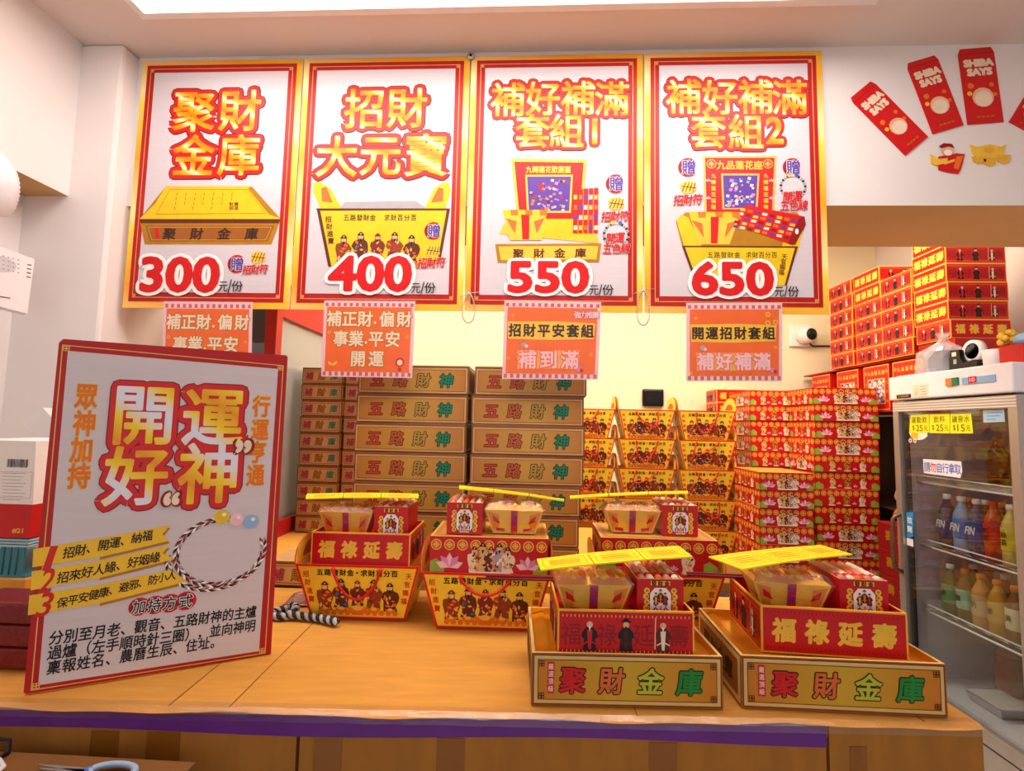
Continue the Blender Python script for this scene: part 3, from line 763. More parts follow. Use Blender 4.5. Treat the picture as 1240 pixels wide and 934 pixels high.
m = MB(); gift(m, 833, 203, 12); nugget(m, 833.5, 227, 11); hand(m, '招財符', 833, 243, 12.5); part('gift_badge', m, t, True)
m = MB(); gift(m, 959.5, 203, 12); cordring(m, 960, 227, 16); hand(m, '開運', 959, 239, 12.5); hand(m, '五色線', 961, 250, 12); part('gift_badge', m, t, True)
price(t, '650', (839, 319, 934, 357), (938, 347, 970, 360))

# ================================================================== orange cards in clear sleeves below the posters
def card(label, quad, build):
    Y = PY-0.022
    F = Fr((0, Y, 0), (1, 0, 0), (0, 0, 1))
    P = [F.hit(*q) for q in quad]                        # tl tr br bl
    cx = sum(p[0] for p in P)/4
    t = thing('price_card', label, 'sign', (cx, Y, P[2][1]), 0, 'orange laminated cards under the posters')
    def L(u, v):
        a = (P[0][0]+(P[1][0]-P[0][0])*u, P[0][1]+(P[1][1]-P[0][1])*u); b = (P[3][0]+(P[2][0]-P[3][0])*u, P[3][1]+(P[2][1]-P[3][1])*u)
        return (a[0]+(b[0]-a[0])*v, a[1]+(b[1]-a[1])*v)
    m = MB(); m.prism(F, [L(0, 1), L(1, 1), L(1, 0), L(0, 0)], .0012, PINK)
    n = 15
    for r, (va, vb) in enumerate(((.03, .075), (.935, .985))):
        for k in range(n): m.poly(F, [L((k+.25)/n, vb), (L((k+.75)/n, vb)), L((k+.75)/n, va), L((k+.25)/n, va)], pm('check_rose', '#c7567e' if r else '#c76a6a'), .0016)
    m.poly(F, [L(.035, .93), L(.965, .93), L(.965, .085), L(.035, .085)], ORANGE, .0018)
    part('card', m, t, True)
    m = MB(); build(m, F, L); part('lettering', m, t, True)
    m = MB(); m.prism(F.sub(0, 0, .0058), [L(-.035, 1.04), L(1.035, 1.04), L(1.035, -.06), L(-.035, -.06)], .0005, CLEAR); part('clear_sleeve', m, t, True)
def rowl(m, F, L, txt, v, u0, u1, w, mats, l=.0022, slant=0):
    a, b = L(u0, v), L(u1, v); ww = abs(L(w, 0)[0]-L(0, 0)[0])
    for k, (mt, ex) in enumerate(mats): m.line(F, txt, a[0], a[1], b[0], b[1], ww, ww*1.05, mt, l+.0004*k, ex, slant=slant)
def coinmark(m, F, L, u, v, s, mat):
    x, y = L(u, v); m.ring(F, x, y, s*.6, s, mat, .0020, n=10)
def c12(m, F, L):
    for txt, v, u0, u1 in (('補正財', .24, .12, .46), ('偏財', .24, .70, .89), ('事業', .50, .20, .37), ('平安', .50, .59, .77), ('開運', .76, .40, .60)):
        rowl(m, F, L, txt, v, u0, u1, .17, ((GOLDD, .07), (CREAM, .025)))
    for u, v in ((.57, .29), (.48, .55)):
        x, y = L(u, v); m.disc(F, x, y, .006, GOLDD, .0022); m.disc(F, x, y, .0045, CREAM, .0026)
    x, y = L(.12, .82); ingot_motif(m, F, x, y, .035, GOLDP, ORG, .0022); coinmark(m, F, L, .07, .42, .006, GOLDP); coinmark(m, F, L, .93, .47, .005, GOLDP)
    x, y = L(.86, .80); m.disc(F, x, y, .016, BRED, .0022); m.disc(F, x, y-.001, .010, CREAM, .0026); m.disc(F, x, y-.025, .007, BRED, .0022)
card('orange laminated card under the leftmost poster, its lower half hidden by the white sign', [(199, 365), (306, 366), (304, 470), (195, 469)], c12)
card('orange laminated card with three lines of pale lettering under the 400 poster', [(393, 364), (503, 365), (499, 458), (389, 456)], c12)
def strip(m, F, L, txt, v, u0, u1):
    m.poly(F, [L(u0-.07, v+.11), L(.5, v+.12), L(u1+.07, v+.10), L(u1+.08, v-.10), L(.55, v-.12), L(u0-.08, v-.11)], GOLDP, .0020)
    rowl(m, F, L, txt, v, u0, u1, .135, ((DBROWN, .03),), .0024)
def c3(m, F, L):
    rowl(m, F, L, '強力推薦', .17, .76, .95, .075, ((DRED, .08), (PINK, .03)))
    strip(m, F, L, '招財平安套組', .38, .12, .87)
    m.poly(F, [L(.16, .87), L(.80, .86), L(.80, .63), L(.15, .64)], pm('card_sand', '#eaa95c'), .0020)
    rowl(m, F, L, '補到滿', .75, .26, .70, .19, ((ORANGE, .08), (PINK, .022)), .0024)
    for u, v, mt in ((.22, .57, GREYL), (.80, .87, LOTUS)):
        x, y = L(u, v); m.disc(F, x, y, .009, mt, .0030); m.disc(F, x+.008, y-.004, .006, BRED if mt is LOTUS else PINK, .0034)
    for u, v in ((.09, .19), (.06, .74), (.92, .68)): coinmark(m, F, L, u, v, .005, GOLDP)
card('orange laminated card with three big pale characters under the 550 poster', [(611, 364), (728, 366), (724, 460), (608, 459)], c3)
def c4(m, F, L):
    for u, v, mt in ((.85, .15, GOLDP), (.81, .21, ORG), (.89, .21, ORG), (.85, .26, GOLDP), (.93, .25, GOLDP)):
        x, y = L(u, v); m.ring(F, x, y, .005, .0085, mt, .0022, n=10)
    strip(m, F, L, '開運招財套組', .39, .12, .86)
    m.poly(F, [L(.11, .87), L(.88, .86), L(.88, .64), L(.10, .64)], pm('card_sand', '#eaa95c'), .0020)
    rowl(m, F, L, '補好補滿', .75, .20, .79, .18, ((ORANGE, .08), (PINK, .035)), .0024)
    for u, v, mt in ((.17, .58, GREYL), (.90, .86, LOTUS)):
        x, y = L(u, v); m.disc(F, x, y, .009, mt, .0030); m.disc(F, x+.008, y-.004, .006, BRED if mt is LOTUS else PINK, .0034)
    for u, v in ((.10, .2), (.05, .90), (.93, .57)): coinmark(m, F, L, u, v, .005, GOLDP)
card('orange laminated card with four big pale characters under the 650 poster', [(831, 367), (947, 367), (947, 462), (831, 462)], c4)

# bead chains hanging at the poster seams
for px, py0, py1, lab in ((568, 356, 391, 'short metal bead chain hanging at the seam between the 400 and 550 posters'), (779, 352, 394, 'longer metal bead chain hanging at the seam between the 550 and 650 posters')):
    F = Fr((0, PY-0.014, 0), (1, 0, 0), (0, 0, 1)); x, z = F.hit(px, py0); z2 = F.hit(px, py1)[1]
    t = thing('bead_chain', lab, 'chain', (x, PY-0.014, z2), 0, 'bead chains at the poster seams')
    m = MB(); h = (z-z2)/2
    for k in range(44):
        a = 2*math.pi*k/44; m.ball((x+.021*math.sin(a)*(1+.25*math.cos(a)), PY-.014, z2+h-h*math.cos(a)), .0031, METAL, n=6, m=4)
    part('beads', m, t, True)
    m = MB(); m.tube([(x-.035, PY-.010, z-.012), (x, PY-.010, z+.004), (x+.04, PY-.010, z+.008)], .0012, METAL, n=5); m.tube([(x, PY-.008, z+.02), (x-.004, PY-.012, z+.008), (x, PY-.014, z-.004), (x+.005, PY-.012, z+.004)], .002, METAL, n=6); part('wire_hook', m, t, True)
# ================================================================== big standing sign
SBL, SBR = atz(28, 843, TOP), atz(328, 793, TOP)
su = (SBR-SBL); SW = su.length; su.normalize()
lean = math.radians(1.0)
sback = Vector((-su.y, su.x, 0))
sv = Vector((0, 0, 1))*math.cos(lean)+sback*math.sin(lean); SH = 0.672
SF = Fr(SBL, su, sv)
sg = thing('standing_sign', 'big white sign board in a red border standing on the counter left', 'sign', tuple((SBL+SBR)/2))
SF0 = Fr(SF.P(0, 0, -.006), su, sv)
m = MB(); m.prism(SF0, [(0.004, 0.0015), (SW, 0.0015), (SW, SH-.004), (SW-.004, SH), (.006, SH), (0, SH-.008), (0, .006)], .006, RED, CARDD)
m.polypx(SF, [(82.3, 425), (46.3, 830), (313.6, 788.7), (336.8, 447)], WHITEP, .0005)
tl, tr, br, bl = [SF.hit(*p) for p in ((76, 418), (343, 443), (321, 791), (38, 836))]
m.stroke(SF, [tl, tr], .0018, GLINE, .0004); m.stroke(SF, [tr, br], .0018, GLINE, .0004); m.stroke(SF, [br, bl], .0018, GLINE, .0004); m.stroke(SF, [bl, tl], .0018, GLINE, .0004)
for p, sx, sy in ((tl, 1, -1), (tr, -1, -1), (br, -1, 1), (bl, 1, 1)): knot(m, SF, p[0]+sx*.004, p[1]+sy*.004, .009, GLINE, .0008, sx, sy)
part('board', m, sg, True)
m = MB()
ttl = [('開', 175, 502, 80, 76), ('運', 259, 505, 76, 74), ('好', 166, 576, 80, 74), ('神', 254, 573, 76, 76)]
for k, (c, px, py, w, h) in enumerate(ttl): m.chpx(SF, c, px, py, w, h, DRED, .0012+3e-5*k, .125)
for k, (c, px, py, w, h) in enumerate(ttl): m.chpx(SF, c, px, py, w, h, BRED, .0020+3e-5*k, .105)
for c, px, py, w, h in ttl: m.chpx(SF, c, px, py, w, h, SILVTITLE, .0028, .022)
for c, px, py in (('”', 295, 541), ('“', 208, 604)):
    m.fitpx(SF, c, (px-10, py-7, px+10, py+7), DRED, .0030, .06); m.fitpx(SF, c, (px-8, py-6, px+8, py+6), CREAM, .0036, .04)
part('title_lettering', m, sg, True)
m = MB()
for c, px, py in zip('眾神加持', (104.9, 102.8, 99.2, 96.1), (480, 512.6, 544.5, 576.4)): m.chpx(SF, c, px, py, 28, 32, YEL, .0010, .05); m.chpx(SF, c, px, py, 28, 32, ORG, .0014, .025)
part('side_lettering', m, sg, True); m = MB()
for c, px, py in zip('行運亨通', (316.7, 314.7, 311.6, 309.5), (492, 520.4, 547.6, 575.4)): m.chpx(SF, c, px, py, 22, 27, YEL, .0010, .05); m.chpx(SF, c, px, py, 22, 27, ORG, .0014, .025)
part('side_lettering', m, sg, True)
rib = [([(41, 665), (120, 652), (206, 636), (197, 647), (205, 655), (120, 675), (39.5, 687)], '1', (60.7, 676), '招財、開運、納福', (84, 669), (179, 648.5), 14),
       ([(39, 692), (120, 679), (205, 660.5), (197, 670), (212, 677), (120, 700), (37.5, 715)], '2', (57.6, 703), '招來好人緣、好姻緣', (77, 699), (188, 675), 14),
       ([(36, 721), (120, 708), (207, 690), (217, 697), (227, 704), (120, 731), (34, 745)], '3', (55, 732), '保平安健康、避邪、防小人', (76, 729.5), (208, 696.5), 12.5)]
for pts, no, np_, txt, pa, pb, s in rib:
    m = MB(); m.polypx(SF, [(x+1, y+3) for x, y in pts[1:6]], GOLDD, .0012); m.polypx(SF, pts, pm('ribbon_yellow', '#f0c128', .45), .0016)
    m.fitpx(SF, no, (np_[0]-(3 if no == '1' else 7), np_[1]-14, np_[0]+(4 if no == '1' else 8), np_[1]+14), BRED, .0020, .015, slant=.2)
    m.linepx(SF, txt, pa, pb, s, s, BLACK, .0020, .018, slant=.1, rot=.03)
    part('ribbon', m, sg, True)
# bracelet picture: round braid, three beads and a loose end
m = MB(); cx, cy = SF.hit(268, 668)
rx = SF.size(268, 668, 52, 10)[0]; ry = SF.size(268, 668, 10, 39)[1]
def ringpic(m, cx, cy, rx, ry, a0, a1, n, tilt, w):
    for k in range(n):
        a = a0+(a1-a0)*k/n; x, y = cx+rx*math.cos(a), cy+ry*math.sin(a)
        dx, dy = -rx*math.sin(a), ry*math.cos(a); L = math.hypot(dx, dy); dx /= L; dy /= L
        c = (BLACK, WHITE, GREYL, DRED)[k % 4]
        for s, c2 in ((1, c), (-1, (WHITE, BLACK, DRED, GREYL)[k % 4])):
            m.poly(SF, [(x, y), (x+dx*w*.7-dy*w*.5*s, y+dy*w*.7+dx*w*.5*s), (x+dx*w*1.3-dy*w*.45*s, y+dy*w*1.3+dx*w*.45*s), (x+dx*w*.6, y+dy*w*.6)], c2, .0014+.00004*(k % 3))
ringpic(m, cx, cy, rx, ry, math.radians(70), math.radians(372), 92, 0, .012)
ringpic(m, cx-.012, cy-.008, rx*1.02, ry, math.radians(170), math.radians(318), 46, 0, .011)
for px, py, c, r in ((269, 626, YEL, 9.5), (286.5, 629, PINK, 8.5), (304, 631.5, pm('bead_blue', '#8fb4dc', .3), 9.5)):
    x, y = SF.hit(px, py); q = SF.size(px, py, r, r)[0]; m.disc(SF, x, y, q, c, .0022); m.disc(SF, x+q*.25, y+q*.3, q*.28, WHITE, .0026, n=8)
part('bracelet_picture', m, sg, True)
m = MB()
for c, px, py in zip('加持方式', (168.6, 187.7, 205.7, 225), (734.8, 732.7, 730.6, 727.8)):
    x, y = SF.hit(px, py); q = SF.size(px, py, 13, 13)[0]; m.disc(SF, x, y, q, BRED, .0010); m.disc(SF, x-.002, y, q*.8, DRED, .0012)
    m.chpx(SF, c, px, py, 17, 17, WHITE, .0016, .06, slant=.1); m.chpx(SF, c, px, py, 17, 17, BLACK, .0020, .015, slant=.1)
part('method_heading', m, sg, True)
m = MB()
for txt, pa, pb in (('分別至月老、觀音、五路財神的主爐', (68.4, 772), (304, 741)), ('過爐（左手順時針三圈），並向神明', (66.8, 790), (303, 758)), ('稟報姓名、農曆生辰、住址。', (65.8, 808), (262, 777))):
    m.linepx(SF, txt, pa, pb, 15.5, 16.5, BLACK, .0010, .020, slant=.08, rot=.03)
part('body_lettering', m, sg, True)
m = MB(); a = SF.P(SW*.42, 0.0005, -.0065); b = SF.P(SW*.58, 0.0005, -.0065); c = SF.P(SW*.58, SH*.7, -.0065); d = SF.P(SW*.42, SH*.7, -.0065)
e = a+sback*.16; f = b+sback*.16; e.z = f.z = TOP+.0005
m.add([d, c, f, e, d+sback*.004, c+sback*.004, f+sback*.004, e+sback*.004], [(0, 1, 2, 3), (7, 6, 5, 4), (0, 3, 7, 4), (1, 5, 6, 2), (0, 4, 5, 1), (3, 2, 6, 7)], CARDD); part('strut', m, sg, True)

# ================================================================== joss boxes
def faces(w, d, h):
    return {'front': (Fr((-w/2, 0, 0), (1, 0, 0), (0, 0, 1)), w), 'right': (Fr((w/2, 0, 0), (0, 1, 0), (0, 0, 1)), d),
            'back': (Fr((w/2, d, 0), (-1, 0, 0), (0, 0, 1)), w), 'left': (Fr((-w/2, d, 0), (0, -1, 0), (0, 0, 1)), d),
            'top': (Fr((-w/2, 0, h), (1, 0, 0), (0, 1, 0)), w)}
def gold_face(m, fr, W, H, chars, base, border, line, l=.0006, seal=False):
    """printed face of a gold box: border, thin line, corner keys, coloured characters"""
    m.rect(fr, .003, .003, W-.003, H-.003, border, l); m.frame(fr, .003, .003, W-.003, H-.003, .0016, line, l+.0002)
    b = .011
    m.rect(fr, b, b, W-b, H-b, base, l+.0004); m.frame(fr, b, b, W-b, H-b, .0013, line, l+.0006)
    n = len(chars); s = min(H*.52, W/(n+.8))
    for i, (c, a, ol) in enumerate(chars):
        cx = W*((.215 if seal else .18)+(.61 if seal else .62)*i/(n-1)); cy = H*.5
        m.ch(fr, c, cx, cy, s, s, ol, l+.0008, .07, slant=.1); m.ch(fr, c, cx, cy, s, s, a, l+.0012, .024, slant=.1)
def open_tray(m, w, d, h, t, out, rim, inner, zf):
    """open carton tray with walls of thickness t, inner floor at zf"""
    x0, x1 = -w/2, w/2
    for (a, b, c, e) in ((x0, x1, 0, t), (x0, x1, d-t, d), (x0, x0+t, t, d-t), (x1-t, x1, t, d-t)):
        m.box(a, b, c, e, 0, h, {'all': out, 'top': rim})
    m.rect(Fr((x0, t, 0), (1, 0, 0), (0, 0, 1)), t, 0, w-t, h, inner, -.0004-.0000)
    f = Fr((x0+t+.0003, t, 0), (0, 1, 0), (0, 0, 1)); m.rect(f, 0, zf, d-2*t, h-.0005, inner, 0)
    f = Fr((x1-t-.0003, d-t, 0), (0, -1, 0), (0, 0, 1)); m.rect(f, 0, zf, d-2*t, h-.0005, inner, 0)
    f = Fr((x0+t, d-t-.0003, 0), (1, 0, 0), (0, 0, 1)); m.rect(f, 0, zf, w-2*t, h-.0005, inner, 0)
    m.box(x0+t, x1-t, t, d-t, 0.0, zf, inner)

def chest(name, label, loc, rz, w, d, h):
    t = thing(name, label, 'gift box', loc, rz, 'gold chest boxes at the counter front')
    m = MB(); open_tray(m, w, d, h, .006, CHESTS, CHESTB, FOIL, h-.014)
    F = faces(w, d, h)
    for k in ('left', 'right'):
        fr, W = F[k]; m.rect(fr, .004, .004, W-.004, h-.004, CHESTB, .0004); m.rect(fr, .014, .014, W-.014, h-.014, CHESTS, .0008)
        for c, x in zip('聚財金庫', (.25, .42, .59, .76)): m.ch(fr, c, W*x, h*.5, h*.42, h*.42, DBROWN, .0012, .05)
    part('tray', m, t)
    fr, W = F['front']; m = MB()
    gold_face(m, fr, W, h, [('聚', BRED, DBROWN), ('財', pm('print_red_gold', '#d8682c'), DBROWN), ('金', pm('print_gold_green', '#b8c030'), DBROWN), ('庫', GREEN, DBROWN)], CHESTP, CHESTB, BROWN, seal=True)
    corners(m, fr, .016, .016, W-.016, h-.016, .009, BROWN, .0018)
    m.rect(fr, W*.082, h*.24, W*.118, h*.84, BRED, .0014); m.line(fr, '嚴選頂級', W*.100, h*.75, W*.100, h*.33, .0105, .0115, WHITE, .0018, .0)
    part('front_print', m, t)
    m = MB()
    for k in range(5):                                   # stacked gold paper showing inside
        m.box(-w/2+.010+.004*k, -w/2+.020+.004*k, .010, d-.010, h-.0135, h-.0125+.0012*k, FOIL)
    part('gold_paper', m, t)
    return t
def tray_front(m, fr, W, H, kind, l=.0004):
    m.rect(fr, .0035, .0035, W-.0035, H-.0035, TRED, l)
    n = int(W/.008)
    for i in range(n):
        x = .01+(W-.02)*i/(n-1); m.rect(fr, x-.0009, H-.0135, x+.0009, H-.009, GLINE if kind == 'figures' else DRED, l+.0002); m.rect(fr, x-.0009, .009, x+.0009, .0135, GLINE if kind == 'figures' else DRED, l+.0002)
    if kind == 'chars':
        for i, c in enumerate('福祿延壽'): m.ch(fr, c, W*(.16+.227*i), H*.5, H*.50, H*.52, GOLDP, l+.0006, .045, slant=.06)
    else:
        for i, c in enumerate('福祿延壽'): m.ch(fr, c, W*(.10+.262*i), H*.48, H*.46, H*.5, DRED, l+.0004, .01)
        for x, a, b, hat in ((.235, BLACK, BRED, False), (.50, BLACK, DBROWN, True), (.77, BROWN, CREAM, False)): robed(m, fr, W*x, H*.14, H*.70, a, b, l+.0008, hat)
        m.stroke(fr, [(W*.71, H*.2), (W*.715, H*.85)], .0016, CREAM, l+.001)
def red_tray(label, loc, rz, front, side, w=.262, d=.185, h=.087):
    t = thing('red_tray', label, 'gift box', loc, rz, 'open red trays of the display sets')
    m = MB(); open_tray(m, w, d, h, .004, TEDGE, TEDGE, TRED, .060); part('tray', m, t)
    F = faces(w, d, h); m = MB()
    fr, W = F['front']; tray_front(m, fr, W, h, front)
    for k in ('left', 'right', 'back'): fr, W = F[k]; tray_front(m, fr, W, h, side)
    part('printed_sides', m, t)
    return t
def ingot_pack(label, loc, rz, wt=.150, wb=.108, d=.085, h=.078, silver=True, tilt=0.0):
    """paper ingots bundled in an upside-down trapezoid, tied with a red band, in cellophane"""
    t = thing('ingot_pack', label, 'gift pack', loc, rz, 'cellophane packs of paper ingots')
    m = MB(); zt = h-.016
    db = d*.72
    m.hexa([(-wb/2, -db/2, .001), (wb/2, -db/2, .001), (wb/2, db/2, .001), (-wb/2, db/2, .001), (-wt/2, -d/2, zt), (wt/2, -d/2, zt), (wt/2, d/2, zt), (-wt/2, d/2, zt)], GOLDP)
    m.hexa([(-wt/2, -d/2, zt), (wt/2, -d/2, zt), (wt/2, d/2, zt), (-wt/2, d/2, zt), (-wt*.42, -d*.30, h-.006), (wt*.42, -d*.30, h-.006), (wt*.42, d*.30, h-.006), (-wt*.42, d*.30, h-.006)], FOIL)
    part('paper_ingots', m, t)
    sl = Vector((0, -(d-db)/2, zt)).normalized(); fr = Fr((0, -db/2, .001), (1, 0, 0), sl); H = math.hypot(zt, (d-db)/2)
    m = MB()
    for k in range(7):                                   # folded paper rolls along the top
        x = -wt*.40+wt*.8*k/6
        m.tube([(x, -d*.34, zt+.002), (x+.002, -d*.1, zt+.0085), (x, d*.2, zt+.008), (x, d*.34, zt+.002)], .0085, (FOIL, GOLDP, ORG)[k % 3], n=7)
    part('folded_paper', m, t)
    for s in (-1, 1):
        m = MB()
        m.poly(fr, [(s*wt*.46, H*.92)[::1], (s*wt*.27, H*.80), (s*wb*.36, H*.28), (s*wb*.47, H*.05)][::s], pm('print_amber', '#e2902a', .4), .0006)
        m.poly(fr, [(s*wt*.38, H*.78), (s*wt*.28, H*.62), (s*wt*.24, H*.40), (s*wt*.36, H*.52)], BRED, .0010)
        m.poly(fr, [(s*wb*.22, H*.20), (s*wb*.42, H*.24), (s*wb*.42, H*.10), (s*wb*.22, H*.06)], BRED, .0008)
        part('printed_wing', m, t)
    m = MB(); m.rect(fr, -.0095, 0, .0095, H, BRED, .0014); m.frame(fr, -.0095, 0, .0095, H, .001, GLINE, .0016)
    for k, c in enumerate('招財'): m.ch(fr, c, 0, H*(.78-.32*k), .014, .016, PURP, .0018, .03)
    part('red_band', m, t)
    m = MB(); V = []; Fs = []; n = 24; r3 = random.Random(sum(map(ord, label)))
    prof = [(wb/2+.002, db/2+.002, .001), (wb/2+.006, db/2+.003, .02), (wt/2-.004, d/2-.002, zt*.7), (wt/2+.004, d/2+.004, zt), (wt*.46, d*.44, h-.001), (wt*.30, d*.25, h+.004), (wt*.1, d*.08, h+.003)]
    for a, b, z in prof:
        for k in range(n):
            q = 2*math.pi*k/n; c, s = math.cos(q), math.sin(q); e = max(abs(c), abs(s)); j = r3.uniform(-.0012, .0024)
            V.append((a*c/e*(1)+j, b*s/e+r3.uniform(-.001, .001), z+r3.uniform(-.002, .003)*(z > zt*.9)))
    for i in range(len(prof)-1):
        for k in range(n): Fs.append((i*n+k, i*n+(k+1) % n, (i+1)*n+(k+1) % n, (i+1)*n+k))
    m.add(V, Fs, WRAP); part('cellophane', m, t)
    return t
def rolls_box(label, loc, rz, w=.092, d=.125, h=.080):
    t = thing('incense_box', label, 'gift box', loc, rz, 'small red boxes of paper rolls')
    m = MB(); open_tray(m, w, d, h, .0025, TRED, GLINE, DRED, .02); part('carton', m, t)
    fr, W = faces(w, d, h)['front']; m = MB(); cx, cy = W/2, h*.42
    for s in (-1, 1):
        for k in range(5): m.disc(fr, cx+s*(W*.29+.002*(k % 2)), cy-.022+.011*k, .006, GOLDP, .0006, n=8); m.disc(fr, cx+s*(W*.29), cy-.022+.011*k, .0028, GOLDD, .0008, n=6)
    m.poly(fr, [(cx+a*W*.225, cy+b*h*.36) for a, b in ((-.55, -1), (.55, -1), (1, -.6), (1, .6), (.55, 1), (-.55, 1), (-1, .6), (-1, -.6))], WHITE, .0010)
    m.rect(fr, cx-W*.21, h*.84, cx+W*.21, h*.95, GOLDP, .0008); m.line(fr, '發財金', cx-W*.14, h*.895, cx+W*.14, h*.895, .010, .010, BROWN, .0012, .05)
    for x, y, s, a, b in ((0, .05, .55, DBROWN, ORANGE), (-.10, -.0, .5, BROWN, GOLDP), (.10, .0, .5, DBROWN, BRED), (-.11, -.27, .45, BLUE, PINK), (.11, -.27, .45, BLUE, WHITE), (0, -.28, .42, ORANGE, GOLDP)):
        robed(m, fr, cx+W*x, cy+h*(y-.06), h*s*.62, a, b, .0014+.0003*(y < -.1))
    part('label_print', m, t)
    for k in range(5):
        m = MB(); x = -w/2+.012+(w-.024)*k/4
        m.tube([(x, .006, h-.004), (x, d-.006, h-.002)], .0078, (pm('roll_rose', '#dc8a74', .5), CREAM, ORANGE, pm('roll_rose', '#dc8a74', .5), CREAM)[k], n=10)
        m.tube([(x, .02, h-.004), (x, .035, h-.0038)], .0081, BRED, n=10); part('paper_roll', m, t)
    return t
def joss_strip(label, pts, th=.003):
    """folded yellow paper lying over a set; pts = corner points in 3-D: front-left, front-right, back-right, back-left"""
    A, B, C, D = [Vector(p) for p in pts]
    c = (A+B+C+D)/4
    t = thing('joss_paper', label, 'paper', tuple(c), 0, 'folded yellow joss papers on the display sets')
    m = MB(); n = 3
    up = (B-A).cross(D-A).normalized()
    for k in range(n):
        a0, a1 = k/n, (k+1)/n-.008; z0 = up*(.004 if k == 1 else 0); z1 = up*(.004 if k == 0 else 0)
        z0 = up*(.003*math.sin(math.pi*a0)); z1 = up*(.003*math.sin(math.pi*a1))
        P = [A.lerp(B, a0)+z0, A.lerp(B, a1)+z1, D.lerp(C, a1)+z1, D.lerp(C, a0)+z0]
        m.hexa([p-up*th for p in P]+P, PYEL)
        fr = Fr(P[0], P[1]-P[0], P[3]-P[0]); W = (P[1]-P[0]).length; H = (P[3]-P[0]).length
        m.frame(fr, W*.08, H*.14, W*.92, H*.86, .0012, pm('joss_ink', '#c58a1a', .6), .0006)
        for j in range(4): m.rect(fr, W*.2, H*(.28+.12*j), W*.8, H*(.31+.12*j), pm('joss_ink', '#c58a1a', .6), .0006)
    part('paper', m, t, True)
    return t
def incense(label, p, q, n=6):
    P, Q = Vector(p), Vector(q); t = thing('incense_bundle', label, 'incense', tuple((P+Q)/2), 0, 'bundles of dark red incense sticks')
    d = (Q-P).normalized(); a = d.cross(Vector((0, 0, 1))).normalized()
    for k in range(n):
        o = a*.0085*(k-n/2+.5)+Vector((0, 0, .0030*(k % 2))) + d*rnd.uniform(-.02, .02)
        m = MB(); m.tube([P+o, Q+o], .0030, STICK, n=6); part('stick', m, t, True)
    return t
